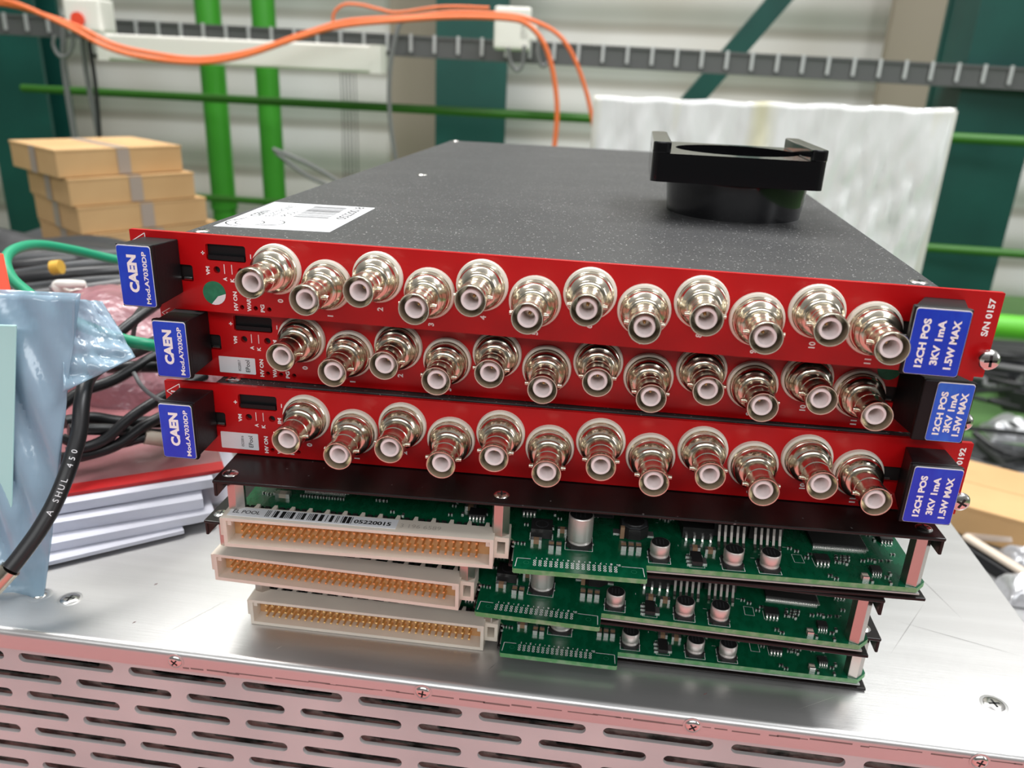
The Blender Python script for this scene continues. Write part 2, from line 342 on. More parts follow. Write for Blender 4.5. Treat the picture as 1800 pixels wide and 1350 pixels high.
a, b = at(1392, -25, 4.5), at(1120, 290, 4.55); d = (b-a).normalized(); n = d.cross(FY).normalized()
mb = MB(); ring = [a-n*52, a+n*52, b+n*52, b-n*52]; mb.loft(ring, [p+FY*40 for p in ring], 'dkgreen')
tag(mb.build('diagonal_brace', loc=(0, 0, 0)), 'dark green diagonal steel brace against the ribbed wall', 'brace')
# cable tray
ta, tb = at(-160, 14, 3.75), at(2000, 128, 3.3); td = (tb-ta).normalized(); L = (tb-ta).length
tray = empty('cable_tray', ta); tag(tray, 'long grey ladder cable tray with pale rungs running over everything', 'cable tray')
th = math.atan2(td.y, td.x)
T = Matrix.Rotation(math.asin(-td.z)*-1, 4, Vector((-td.y, td.x, 0)).normalized())
def tpt(s_, y, z): q = td*s_ + Vector((-td.y, td.x, 0)).normalized()*y + Vector((0, 0, 1))*z; return q
mb = MB()
for y0, z0, y1, z1 in ((0, -84, 6, -2), (0, -84, 180, -78), (174, -84, 180, -2), (-6, -12, 12, -2), (-6, -84, 10, -72)):
    r0 = [tpt(0, y0, z0), tpt(0, y1, z0), tpt(0, y1, z1), tpt(0, y0, z1)]; mb.loft(r0, [p+td*L for p in r0], 'tray')
mb.build('side_channel', tray)
N = int(L/97)
mb = MB(); rr = [tpt(0, -14, -66), tpt(12, -14, -66), tpt(12, -14, 2), tpt(0, -14, 2)]; mb.loft(rr, [p+tpt(0, 8, 0) for p in rr], 'rung')
r0 = mb.build('rung', tray, loc=td*40)
for i in range(1, N): copy_obj(r0, tray, td*(40+97*i))
# white luminaire under the tray
mb = MB(); a, b = at(172, 58, 3.25), at(664, 80, 3.12)
e = (b-a).normalized(); g = Vector((-e.y, e.x, 0)).normalized(); w = Vector((0, 0, 1))
ring = [a, a+g*60, a+g*60-w*92, a-w*92]; mb.loft(ring, [p+(b-a) for p in ring], 'whitep')
lum = mb.build('strip_luminaire', loc=(0, 0, 0), bev=8); tag(lum, 'long white strip luminaire hanging under the cable tray', 'lamp')
for s_, q in ((a, -1), (b, 1)):
    mb = MB(); r1 = [s_-g*2+e*q*-30+w*2, s_+g*62+e*q*-30+w*2, s_+g*62-w*94+e*q*-30, s_-g*2-w*94+e*q*-30]; mb.loft(r1, [p+e*q*42 for p in r1], 'whitep'); mb.build('end_cap', lum)
# sensor boxes clipped to the tray
for (px, py, wd, hg, lab) in ((144, 26, 140, 118, 'white clip box with a red spot on the cable tray'), (901, 50, 138, 150, 'plain white clip box where the orange cables drop')):
    c = at(px, py, 3.3); o = MB(); z = c.z; obox(c, wd, 120, z-hg/2, z+hg/2, 'whitep', o); bx = o.build('clip_box', loc=(0, 0, 0), bev=10); tag(bx, lab, 'box', 'white clip boxes on the tray')
    if px < 500:
        s_ = at(137, 34, 3.29); mb = MB(); mb.lathe([(0, 0), (26, 0), (26, 6), (0, 6)], s_, -FY, 'redspot', 20); mb.build('red_spot', bx)
    else: o2 = MB(); obox(c+Vector((0, 0, 0))+RX*62, 60, 60, z-35, z+20, 'whitep', o2); o2.build('latch', bx)
def wire(name, pts, r, k, label, cat='cable', group=None, sub=10, seg=10):
    return tag(MB().tube(pts, r, k, seg, sub).build(name, loc=(0, 0, 0)), label, cat, group)
A = lambda L_, D: [at(x, y, D) for x, y in L_]
wire('fibre_cable', A([(-60, -12), (20, 4), (80, 28), (130, 52), (190, 84), (260, 102), (350, 110), (430, 98), (520, 68), (600, 46), (700, 36), (800, 30), (890, 33), (925, 42), (952, 70), (968, 110), (977, 160), (979, 210), (972, 280), (960, 380)], 3.0), 8.5, 'orange', 'orange fibre cable sagging low between the clip boxes, dropping nearer the column', group='orange fibre cables')
wire('fibre_cable', A([(-60, 0), (20, 10), (90, 30), (140, 48), (200, 78), (270, 94), (350, 103), (440, 90), (530, 60), (596, 40), (640, 34), (720, 30), (800, 22), (890, 26), (935, 36), (980, 60), (1008, 100), (1030, 160), (1043, 220), (1052, 280), (1058, 380)], 3.03), 7.5, 'orange', 'orange fibre cable dropping beside the milky plastic sheet', group='orange fibre cables')
wire('fibre_cable', A([(585, 44), (588, 22), (606, 8), (636, 9), (665, 16), (700, 22), (780, 12), (860, 14)], 3.12), 5.5, 'orange', 'small orange fibre loop standing above the tray', group='orange fibre cables')
wire('hanging_cable', A([(716, 26), (702, 44), (692, 80), (686, 120), (684, 170), (688, 230), (700, 300), (720, 360)], 3.5), 9, 'grey', 'dark grey cable hanging from the tray before the tan shade strip')
wire('hanging_cable', A([(150, 20), (146, 60), (150, 110), (158, 160), (168, 210), (178, 260)], 3.4), 11, 'grey', 'thick grey cable hanging under the red spotted clip box', group='cables by the clip box')
wire('hanging_cable', A([(112, 44), (112, 110), (118, 160), (126, 210), (134, 260)], 3.42), 11, 'grey', 'thick grey cable hanging from the tray before the dark column', group='cables by the clip box')
wire('hanging_cable', A([(176, 40), (158, 70), (164, 120), (170, 170), (176, 250)], 3.36), 8, 'rubber', 'thin black cable hanging beside the red spotted clip box', group='cables by the clip box')
wire('cable_loop', A([(96, 62), (94, 80), (104, 98), (118, 98), (128, 80), (128, 56)], 3.35), 7, 'grey', 'dark cable loop hanging before the green column', group='cable loops')
wire('cable_loop', A([(160, 62), (158, 84), (166, 98), (178, 92), (186, 70), (188, 52)], 3.46), 7, 'rubber', 'black cable loop right under the luminaire end', group='cable loops')
wire('cable_loop', A([(893, 84), (897, 108), (908, 124), (918, 114), (922, 80)], 3.3), 7, 'grey', 'dark cable loop under the plain white clip box', group='cable loops')
wire('cable_loop', A([(948, 60), (945, 94), (953, 116), (966, 106), (968, 84)], 3.3), 7, 'grey', 'narrow dark cable loop between the dropping orange cables', group='cable loops')
for i, x in enumerate((602, 608, 614, 620, 627)):
    wire('thin_wire', A([(x-4, 100), (x, 200), (x+3, 330), (x+6, 460)], 4.9), 2.6, 'rubber', 'thin dark wire strung down the tan wall by the pipes', 'wire', 'thin wires down the wall')
for i, (p, q) in enumerate((((480, 262), (610, 330)), ((484, 268), (585, 332)))):
    wire('slanting_cable', A([p, ((p[0]+q[0])/2, (p[1]+q[1])/2+(-6 if i == 0 else 6)), q, (q[0]+60, q[1]+50)], 3.55+.1*i), 9, 'grey', ('upper' if i == 0 else 'lower')+' dark cable slanting from the second green pipe', 'cable', 'slanting cables')
# milky plastic sheet over a board
pa, pb = at(1046, 168, 1.75), at(1688, 192, 1.6); e = Vector((pb.x-pa.x, pb.y-pa.y, 0)); Ls = e.length; e.normalize(); g = Vector((-e.y, e.x, 0))
brd = MB(); z1 = pa.z; r_ = [Vector((pa.x, pa.y, 0))+g*12, Vector((pb.x, pb.y, 0))+g*12, Vector((pb.x, pb.y, 0))+g*60, Vector((pa.x, pa.y, 0))+g*60]
brd.loft([Vector((p.x, p.y, -Z0)) for p in r_], [p+Vector((0, 0, pa.z-4 if i in (0, 3) else pb.z-4)) for i, p in enumerate(r_)], 'whitep')
tag(brd.build('foam_board', loc=(0, 0, 0)), 'white board standing behind the wrinkled milky plastic', 'board')
mb = MB(); nu, nv = 90, 60; vs = []
for j in range(nv+1):
    for i in range(nu+1):
        u, v = i/nu, j/nv
        zt = pa.z+(pb.z-pa.z)*u
        kk_ = .25+.75*min(1, v*5); w_ = 14*math.sin(u*34+3.0*math.sin(v*4+u*9))+10*math.sin(u*71+v*9+2*math.sin(v*11))+9*math.sin(u*23-v*17)+7*math.sin(u*120+v*31)
        out = -12-abs(w_)*(0.2+.9*v)-70*v*v*max(0, math.sin(u*6.0-1.0))
        p = Vector((pa.x, pa.y, 0))+e*(Ls*(u*.985 - .07*max(0, u-.75)*v*4*v))+g*(out if v > .2 else -12+(out+12)*(.2+v*4))
        p.z = zt-620*v+1.5*math.sin(u*40)*(1-v); vs.append(p)
mb.add(vs, [(j*(nu+1)+i, j*(nu+1)+i+1, (j+1)*(nu+1)+i+1, (j+1)*(nu+1)+i) for j in range(nv) for i in range(nu)], 'clear', True)
pl = mb.build('plastic_sheet', loc=(0, 0, 0)); tag(pl, 'wrinkled milky plastic sheet hanging behind the black lid', 'plastic sheet')
s_ = pl.modifiers.new('thickness', 'SOLIDIFY'); s_.thickness = .0012
# cartons
def carton(c, w, d, h, yaw, label, tape=True, group='flat cartons in the stack'):
    o = empty('carton', c, yaw); tag(o, label, 'carton', group)
    MB().box(0, w, 0, d, 0, h, 'carton').build('carton_body', o, bev=1.5)
    mb = MB(); mb.box(-.8, w+.8, -.8, d*.5-.6, h*.94, h+.9, 'carton'); mb.box(-.8, w+.8, d*.5+.6, d+.8, h*.94, h+.9, 'carton'); mb.build('flap', o)
    if tape:
        t = MB(); t.box(w*.46, w*.56, -1.3, -.9, h*.04, h*.98, 'tape'); t.box(w*.46, w*.56, -1.3, d+1, h+1, h+1.3, 'tape'); t.box(-1.3, -.9, d*.42, d*.55, 0, h, 'tape'); t.build('tape_strip', o)
    return o
def cbox(px, py, D): return at(px, py, D)
zt_ = at(103, 314, 1.42).z
for i, (px, yw, lab) in enumerate(((140, 1.02, 'lowest flat carton of the stack, mostly behind black foil'), (128, .98, 'flat carton in the middle of the taped stack, second from the bottom'), (118, .96, 'flat carton just beneath the topmost one'), (103, 1.0, 'topmost flat carton of the taped stack, loose flaps'))):
    p = at(px, 314, 1.42); p.z = zt_-(3-i)*48.5
    carton(p, (250, 240, 228, 228)[i], 205, 46.5, yw, lab)
p = at(103, 314, 1.42); obox(at(150, 314, 1.34), 620, 520, -Z0, zt_-3*48.5-1, 'slate', mbx := MB()); tag(mbx.build('equipment_cabinet', loc=(0, 0, 0), bev=4), 'dark grey cabinet carrying the stacked flat cartons', 'cabinet')
# black rumpled foil bag in front of the cartons
def blob(name, cx, cy, z0, rx, ry, h, k, label, cat, seed=1, nu=48, nv=36, amp=.18):
    q = random.Random(seed); ph = [(q.uniform(2, 9), q.uniform(2, 9), q.uniform(0, 6)) for _ in range(7)]
    vs = []; mb = MB()
    for j in range(nv+1):
        for i in range(nu+1):
            u, v = i/nu*2-1, j/nv*2-1
            hgt = max(0, (1-abs(u)**3.2)*(1-abs(v)**3.2))**.45
            n_ = sum(math.sin(a_*u+b_*v+c_) for a_, b_, c_ in ph)/7
            vs.append(Vector((cx+rx*u*(1+.06*n_), cy+ry*v, z0+h*hgt*(1+amp*2*n_*1.5))))
    fs = [(j*(nu+1)+i, j*(nu+1)+i+1, (j+1)*(nu+1)+i+1, (j+1)*(nu+1)+i) for j in range(nv) for i in range(nu)]
    edge = [i for i in range(nu+1)]+[j*(nu+1)+nu for j in range(1, nv+1)]+[nv*(nu+1)+i for i in range(nu-1, -1, -1)]+[j*(nu+1) for j in range(nv-1, 0, -1)]
    mb.add(vs, fs+[tuple(reversed(edge))], k, True); return tag(mb.build(name, loc=(0, 0, 0)), label, cat)
ZC = -150.4                                              # chassis top
p = at(85, 392, .95); blob('foil_bag', p.x-40, p.y+30, -398, 250, 110, p.z+398-26, 'foam', 'black rumpled foil bag lying before the cartons', 'bag', 3, amp=.05)

# ------------------------------------------------------------------ bench and chassis
tag(MB().box(-1500, 1050, -1700, 775, -440, -400, 'benchm').build('workbench', loc=(0, 0, 0)), 'grey workbench carrying the slotted metal chassis', 'bench')
mb = MB(); mb.box(-900, 1000, -880, -90, -400, -396, 'redbounce'); tag(mb.build('bounce_sheet', loc=(0, 0, 0)), 'unseen red sheet added before the chassis for pink reflections', 'bounce sheet')  # red sheet added out of view to tint the metal's reflections pink
MC = (334., -10.5, ZC, .02)
ch = empty('metal_chassis', MC[:3], MC[3]); tag(ch, 'brushed aluminium chassis with slotted front under all the modules', 'chassis')
XL, YB, HB = -560, 470, 245
prof = [(YB, 0)]+[(2.6-2.6*math.sin(a_*PI/16), -2.6+2.6*math.cos(a_*PI/16)) for a_ in range(9)]+[(0, -8.2), (1.1, -8.2), (1.1, -2.8), (2.8, -1.1), (YB, -1.1)]
mb = MB(); mb.prism(prof, XL, -.6, 'alu', 'x')
for f in range(len(mb.f)): mb.sm[f] = True
mb.box(-1.2, .2, 1.5, YB, -HB, -.4, 'alu'); tc_ = mb.build('top_cover', ch)
holes = []
for rw in range(24):
    zc = -10.6-9.02*rw; x = -390.9-44.2*3 + (0 if rw % 2 == 0 else 21.9)
    while x < -24:
        if x > XL+6: holes.append(rrect(x, min(x+38.2, -8), zc-4.2, zc, 2.05))
        x += 44.2
mb = MB(); vs, fs = plate(rect(XL, -1.3, -HB, -7.0), holes, 1.15, 2.7, 'y'); mb.add(vs, fs, 'aluf'); mb.build('slotted_front', ch)
mb = MB(); mb.box(XL, -3, 3, YB, -HB, -HB+2, 'inner'); mb.box(XL, XL+2, 3, YB, -HB, -2, 'inner'); mb.box(XL, -2, YB-2, YB, -HB, -2, 'inner')
mb.build('inner_case', ch)
mb = MB(); holes = []
for rw in range(24):
    zc = -13.8-9.02*rw; x = -390.9-44.2*3 + (6 if rw % 2 == 0 else 28)
    while x < -170:
        if x > XL+6: holes.append(rrect(x, x+R.uniform(22, 34), zc-3.6, zc+1.6, 1.2))
        x += 44.2
vs, fs = plate(rect(XL+3, -4, -HB+3, -4), holes, 6.5, 7.3, 'y'); mb.add(vs, fs, 'inner'); mb.build('air_baffle', ch)
mb = MB()
for i in range(60):
    x = XL+12+i*9; mb.box(x, x+R.uniform(1, 3.5), 14, 16, -HB+8, -R.uniform(6, 40), R.choice(['slate', 'chip', 'pcb', 'inner']))
mb.build('inner_boards', ch)
for (x, z) in ((-326.6, -4.3), (-234.2, -4.2), (-140, -4.0), (-46.5, -3.8)):
    mb = screw_mb((x, -.1, z), (0, -1, 0), 2.6, .9); mb.lathe([(3.3, 0), (3.3, .15), (2.6, .2)], (x, 0, z), (0, -1, 0), 'alu', 24); mb.build('countersunk_screw', ch)
def chl(P):                                               # world mm -> chassis local
    d = P-Vector(MC[:3]); c, s = math.cos(MC[3]), math.sin(MC[3]); return Vector((c*d.x+s*d.y, -s*d.x+c*d.y, d.z))
for px, py in ((123, 1053), (1747, 1238), (70, 1046)):
    q = chl(onz(px, py, ZC)); mb = screw_mb((q.x, q.y, -.15), (0, 0, 1), 3.6 if px > 100 else 2.6, .7); mb.lathe([(4.6, .22), (4.4, .26), (3.6, .3)], (q.x, q.y, -.15), (0, 0, 1), 'alu', 28); mb.build('countersunk_screw', ch)
mb = MB()
def scr(p, q, w, k):
    a_, b_ = chl(onz(*p, ZC)), chl(onz(*q, ZC)); a_.z = b_.z = .05; d = (b_-a_).normalized(); n = Vector((-d.y, d.x, 0))*w/2
    m_ = (a_+b_)/2; mb.add([a_, m_-n, b_, m_+n], [(0, 1, 2, 3)], k)
scr((290, 1113), (408, 1050), .45, 'bscratch'); scr((484, 1142), (497, 1135), .35, 'bscratch'); scr((1400, 1248), (1475, 1222), .35, 'bscratch'); scr((1586, 985), (1693, 1090), .5, 'scratch'); scr((1570, 1090), (1800, 1155), .35, 'scratch'); scr((1565, 1150), (1625, 1060), .35, 'scratch')
scr((270, 1029), (278, 1025), .9, 'grime'); scr((858, 1178), (872, 1166), .4, 'scratch'); scr((1236, 1222), (1243, 1218), .8, 'grime'); scr((232, 1096), (240, 1092), .7, 'grime')
x = -324
while x < -20:
    w = R.uniform(2, 14); zc = -6.6+(x+324)/290*4.0+R.uniform(-.25, .25)
    if zc > -2.7: zc = -2.7
    mb.box(x, x+w, -.04, .0, zc-R.uniform(.1, .5), zc+R.uniform(.1, .4), 'grime'); x += w+R.uniform(-2, 3)
mb.build('scuff_mark', ch)

# ------------------------------------------------------------------ module parts
def connector_proto(parent):
    mb = MB(); pr = [(8.05, 0), (8.05, .9), (7.85, 1.5), (7.3, 1.7)]
    n = (0, -1, 0); o = (0, 0, 0)
    mb.lathe([(7.2, 1.2), (7.2, 2.0), (7.0, 2.2), (6.95, 3.4), (6.75, 3.55), (6.7, 5.2), (6.3, 5.9), (5.5, 6.6), (5.45, 7.3), (5.0, 7.7), (4.45, 7.8), (4.45, 12.2), (4.25, 12.4), (4.25, 13.0), (4.45, 13.2), (4.45, 16.6), (4.62, 17.2), (4.68, 19.2), (4.55, 19.5), (4.3, 19.5), (4.2, 19.1), (4.12, 10.5), (0, 10.5)], o, n, 'nickel', 48)
    c = mb.build('hv_connector', parent)
    w = MB(); w.lathe([(7.0, 0), (8.05, 0), (8.05, .9), (7.85, 1.5), (7.0, 1.7)], o, n, 'washer', 40); w.build('insulating_washer', c)
    t = MB(); t.lathe([(3.1, 10.5), (3.05, 18.0), (2.9, 18.3), (2.25, 18.3), (2.15, 18.1), (2.0, 9), (0, 9)], o, n, 'ptfe', 36); t.build('insulator_tube', c)
    for s_ in (-1, 1):
        b = MB(); b.lathe([(.85, 4.2), (.85, 5.0), (.7, 5.1), (.68, 5.7), (0, 5.7)], (0, -14.6, 0), (s_, 0, 0), 'nickel', 14); b.build('bayonet_lug', c)
    p_ = MB(); p_.lathe([(.55, 9), (.5, 13.2), (.2, 13.8), (0, 13.8)], o, n, 'gold', 12); p_.build('contact_pin', c)
    return c
CZE, CZO, CX0, CDX = -9.253, -13.039, 48.773, 16.39
def cover_poly(x0, x1, y0, y1, notch=None):
    if notch: a_, b_, yn = notch; return [(x0, y0), (a_, y0), (a_, yn), (b_, yn), (b_, y0), (x1, y0), (x1, y1), (x0, y1)]
    return rect(x0, x1, y0, y1)
def body(parent, x0, x1, y0, y1, zt, notch=None, mk='coat', dinnotch=None):
    """top cover with turned-down sides, bottom plate, board, standoffs; zt = top of the cover"""
    mb = MB(); mb.prism(cover_poly(x0, x1, y0, y1, notch), zt-1.1, zt, mk)
    for xa in (x0, x1-1.1): mb.box(xa, xa+1.1, y0+.6, y1, zt-6.2, zt-.9, mk)
    mb.build('top_cover', parent, bev=.35)
    mb = MB(); pl_ = cover_poly(x0, x1, y0+3, y1) if not dinnotch else [(x0, 9), (dinnotch, 9), (dinnotch, y0+2.5), (x1, y0+2.5), (x1, y1), (x0, y1)]
    mb.prism(pl_, zt-24.75, zt-23.6, 'bare'); mb.build('bottom_plate', parent, bev=.3)
def front_module(m, label, serial, stickr, left_off, rh, gdots, lblmat='blue'):
    root = empty('high_voltage_module', m[:3], m[3]); tag(root, label, 'electronics module', 'modules showing red front panels')
    g = .515
    body(root, 16.5, 246, 1.9, 400, -g, (40.4, 238, 4.5))
    MB().box(19, 242, 6, 396, -g-21.2, -g-19.6, 'pcb').build('circuit_board', root)
    for x, y in ((21.3, 6.2), (241.3, 7.6), (21.5, 395), (241.5, 395), (49.5, 181)):
        screw_mb((x, y, -g), (0, 0, 1), 2.5, .7).build('cover_screw', root)
        if y != 181: MB().lathe([(3, -19), (3, 0)], (x+ (3 if x < 100 else -3), y+4, -g-1.1), (0, 0, 1), 'dtin', 6, False).build('standoff', root)
    # panel with its openings
    hol = [rrect(25.3, 38.6, -8.2, -2.9, .8), circ(28.5, -11.1, 1.15), circ(36.6, -11.1, 1.15), circ(36, -22.8, .75), circ(40.6, -22.8, .75), circ(45.2, -22.8, .75), rrect(14, 20.3, -15.6, -10.2, .8), rrect(235, 243, -15.6, -10.2, .8)]
    mb = MB(); vs, fs = plate(rrect(0, 262, -25.12, 0, .35, 2), hol, 0, 1.5, 'y'); mb.add(vs, fs, 'red'); pan = mb.build('front_panel', root)
    mb = MB(); mb.box(24, 40, 1.5, 9, -9.4, -1.6, 'blackp'); mb.box(25.8, 38, .3, 2.2, -7.9, -6.5, 'blackp'); mb.build('polarity_switch', pan)
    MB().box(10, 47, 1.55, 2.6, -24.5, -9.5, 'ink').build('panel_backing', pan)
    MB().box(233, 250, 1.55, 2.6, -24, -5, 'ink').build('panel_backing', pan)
    mb = MB(); mb.cyl((17, .8, -14.8), (1, 0, 0), .6, 2.6, 'steel', 10); mb.cyl((237, .8, -14.8), (1, 0, 0), .6, 2.6, 'steel', 10); mb.build('latch_spring', pan)
    # lettering reads upwards
    mb = MB(); y = -.06; U = (0, 0, 1); LF = (-1, 0, 0)
    def t(s_, x, z, ln, ht, b_=.04): text(mb, s_, (x, y, z), U, LF, ln, ht, 'white', b_)
    mb.box(23.7, 24.9, y, y+.03, -6.05, -5.75, 'white'); mb.box(24.15, 24.45, y, y+.03, -6.5, -5.3, 'white'); mb.box(40.1, 40.4, y, y+.03, -6.7, -5.3, 'white')
    t('VM', 25.5, -11.6, 2.8, 1.25); t('IM', 39.2, -11.6, 2.2, 1.25); t('A', 31.1, -13.9, 1.3, 1.3); t('K', 33.5, -14.1, 1.3, 1.3)
    mb.box(31.0, 31.22, y, y+.03, -12.2, -9.1, 'white'); mb.box(33.5, 33.72, y, y+.03, -12.2, -9.1, 'white')
    t('HV ON', 34.0, -20.9, 6.3, 1.4); t('WARN', 38.5, -21.2, 5.6, 1.4); t('PG', 43.0, -22.6, 2.6, 1.4)
    for k in range(12): t(str(k), CX0+CDX*k+.45, -19.6 if k % 2 == 0 else -23.2, None, 1.9)
    tri = [(.5, -3.8), (5.2, -.9), (5.2, -6.7)]
    for i in range(3):
        a_, b_ = Vector(tri[i]), Vector(tri[(i+1) % 3]); d = (b_-a_).normalized(); n_ = Vector((-d.y, d.x))*.13
        q = [a_-n_, b_-n_, b_+n_, a_+n_]; mb.add([(p_.x, y, p_.y) for p_ in q], [(0, 1, 2, 3)], 'white')
    mb.add([(2.0, y, -3.45), (3.6, y, -3.6), (3.6, y, -4.0), (2.0, y, -4.15)], [(0, 1, 2, 3)], 'white'); mb.box(4.1, 4.6, y, y+.03, -4.05, -3.55, 'white')
    mb.build('lettering', pan)
    mb = MB(); t(serial, 259.2, -7.3 if len(serial) > 4 else -10.6, 11.1 if len(serial) > 4 else 4.4, 1.9); mb.build('serial_number', pan)
    for (x, z, r, two) in gdots:
        mb = MB(); mb.prism(circ(x, z, r, 32), -.12, 0, 'gdot', 'y')
        if two: mb.prism([(x+r*math.cos(a_*PI/10), z+r*math.sin(a_*PI/10)) for a_ in range(-6, 1)]+[(x+r*.3, z-r*.25)], -.15, -.12, 'sticker', 'y')
        mb.build('round_sticker', root)
    if stickr:
        x0, x1, z0, z1 = stickr; mb = MB(); mb.prism(rrect(x0, x1, z0, z1, .3), -.12, 0, 'sticker', 'y')
        text(mb, 'EPool', (x1-2.7, -.15, (z0+z1)/2), U, LF, 4.3, 1.5, 'ink', .01); text(mb, '05220016' if serial[-1] == '2' else '05220017', (x1-5.6, -.15, (z0+z1)/2), U, LF, 4.0, .9, 'ink', .01)
        mb.build('white_sticker', root)
    c0 = connector_proto(root); c0.location = Vector((CX0, 0, CZE))/1000
    for k in range(1, 12): copy_obj(c0, root, (CX0+CDX*k, 0, CZO if k % 2 else CZE))
    sc = screw_mb((260.6, -3.2, -18.6), (0, -1, 0), 3.1, 1.9, 'steel'); sc.cyl((260.6, 0, -18.6), (0, -1, 0), 1.7, 3.3, 'steel', 16); sc.build('captive_screw', root)
    # handles
    def handle(bx, fx, zt, zb, lx, lines, hm):
        y1_ = -15.9
        mb = MB(); Rr = lambda x0, x1, yy, za, zb_: [(x0, yy, zb_), (x1, yy, zb_), (x1, yy, za), (x0, yy, za)]
        mb.loft(Rr(bx[0], bx[1], -.05, zt-1.0, zb+1.2), Rr(fx[0]+1.0, fx[1]-.5, -13.2, zt-.3, zb+.4), 'blackp')
        mb.loft(Rr(fx[0]+.6, fx[1]-.3, -13.1, zt-.2, zb+.3), Rr(fx[0], fx[1], -13.9, zt, zb), 'blackp'); mb.box(fx[0], fx[1], y1_+.3, -13.9, zb, zt, 'blackp')
        h = mb.build('handle', root, bev=.35)
        mb = MB(); mb.prism(rrect(lx[0], lx[1], zb+.4, zt-.3, .8), y1_+.08, y1_+.28, 'worn', 'y'); mb.prism(rrect(lx[0]+.09, lx[1]-.09, zb+.52, zt-.62, .75), y1_, y1_+.08, hm, 'y')
        w = lx[1]-lx[0]; hh = zt-zb-.7; cz = (zt+zb)/2
        for s_, fr, ln, ht, off, bo_ in lines: text(mb, s_, (lx[0]+w*fr, y1_-.03, cz+off*hh), U, LF, ln*hh, ht*1.06, 'white', bo_)
        mb.build('blue_label', h)
    lo = left_off
    L2 = [('CAEN', .42, .62, 3.0, .04, .055), ('Mod.A7030DP', .80, .86, 1.4, -.02, .025)]
    handle((4.5+lo, 16.4+lo), (5.1+lo, 16.7+lo), -1.1, -20.6, (5.4+lo, 16.3+lo), L2, 'blue')
    (b0, b1), (f0, f1), (l0, l1) = rh
    L3 = [('12CH POS', .24, .74, 1.9, -.02, .045), ('3KV 1mA', .51, .68, 1.9, .0, .045), ('1.5W MAX', .78, .74, 1.9, -.02, .045)]
    handle((b0, b1), (f0, f1), -1.7, -21.0, (l0, l1), L3, lblmat)
    return root
H = 24.976
m1 = (0, 0, 0, 0); m2 = (3.976, 5.627, -H, .034); m3 = (7.171, -2.217, -2*H, .045)
A1 = front_module(m1, 'topmost module, red front panel, black lid and round green dot', 'S/N 0157', None, 0, ((241, 252), (233.6, 248.6), (234.2, 248.2)), [(27, -18.8, 3.9, True)])
A2 = front_module(m2, 'second module from the top, red front panel set back in shade', 'S/N', (19, 31.8, -23.5, -17.7), .4, ((240, 252), (241.6, 256.2), (245.3, 255.7)), [(236.9, -4.4, 3.6, False)], 'bluel')
A3 = front_module(m3, 'third module down, red front panel marked 0192, above the open boards', 'S/N 0192', (18.1, 31.3, -23.3, -17.2), .6, ((242, 254), (238.3, 253.4), (239.2, 253.2)), [])
# paper label on the topmost cover
mb = MB(); q4 = [(20.2, 15.8), (59.1, 19.3), (58.3, 71.8), (17.9, 69.9)]; mb.prism(q4, -.515, -.40, 'sticker')
LX = Vector((.999, .05, 0)); LY = Vector((-.035, 1, 0)); o_ = Vector((20.2, 15.8, -.38))
def lp(a_, b_): return o_+Vector((38.9, 3.5, 0))*a_+Vector((-2.3, 54.1, 0))*b_
D_ = (lp(0, 1)-lp(0, 0)).normalized(); U_ = -(lp(1, 0)-lp(0, 0)).normalized()
text(mb, 'CERN', lp(.12, .52), D_, U_, 13, 3.6, 'ink', .02); text(mb, 'ELECTRONICS', lp(.25, .67), D_, U_, 27, 3.0, 'ink', .0); text(mb, 'POOL', lp(.38, .55), D_, U_, 11, 3.0, 'ink', .0)
text(mb, '05220018', lp(.90, .70), D_, U_, 27, 3.8, 'ink', .02)
for i in range(26):
    b0 = .43+i*.0185; w_ = R.choice((.004, .008, .012)); c_ = [lp(.46, b0), lp(.46, b0+w_), lp(.79, b0+w_), lp(.79, b0)]; mb.add(c_, [(0, 1, 2, 3)], 'ink')
def arc(cx, cy, r, a0, a1, w, n=28, rx=1):
    P = [lp(cx+rx*r*math.cos(a0+(a1-a0)*i/n)/38.9, cy+r*math.sin(a0+(a1-a0)*i/n)/54.1) for i in range(n+1)]
    for i in range(n):
        d = (P[i+1]-P[i]).normalized(); nn = Vector((-d.y, d.x, 0))*w/2; mb.add([P[i]-nn, P[i+1]-nn, P[i+1]+nn, P[i]+nn], [(0, 1, 2, 3)], 'ink')
arc(.22, .17, 4.7, 0, 2*PI, .45); arc(.20, .17, 7.0, PI*.6, PI*1.55, .55); arc(.36, .20, 5.6, -PI*.5, PI*.45, .45)
for p_, q in ((lp(.30, .10), lp(.47, .13)), (lp(.05, .22), lp(.10, .34))):
    d = (q-p_).normalized(); nn = Vector((-d.y, d.x, 0))*.25; mb.add([p_-nn, q-nn, q+nn, p_+nn], [(0, 1, 2, 3)], 'ink')
text(mb, 'CERN', lp(.22, .17), D_, U_, 5.5, 1.6, 'gink', 0)
lb = mb.build('paper_label', A1)

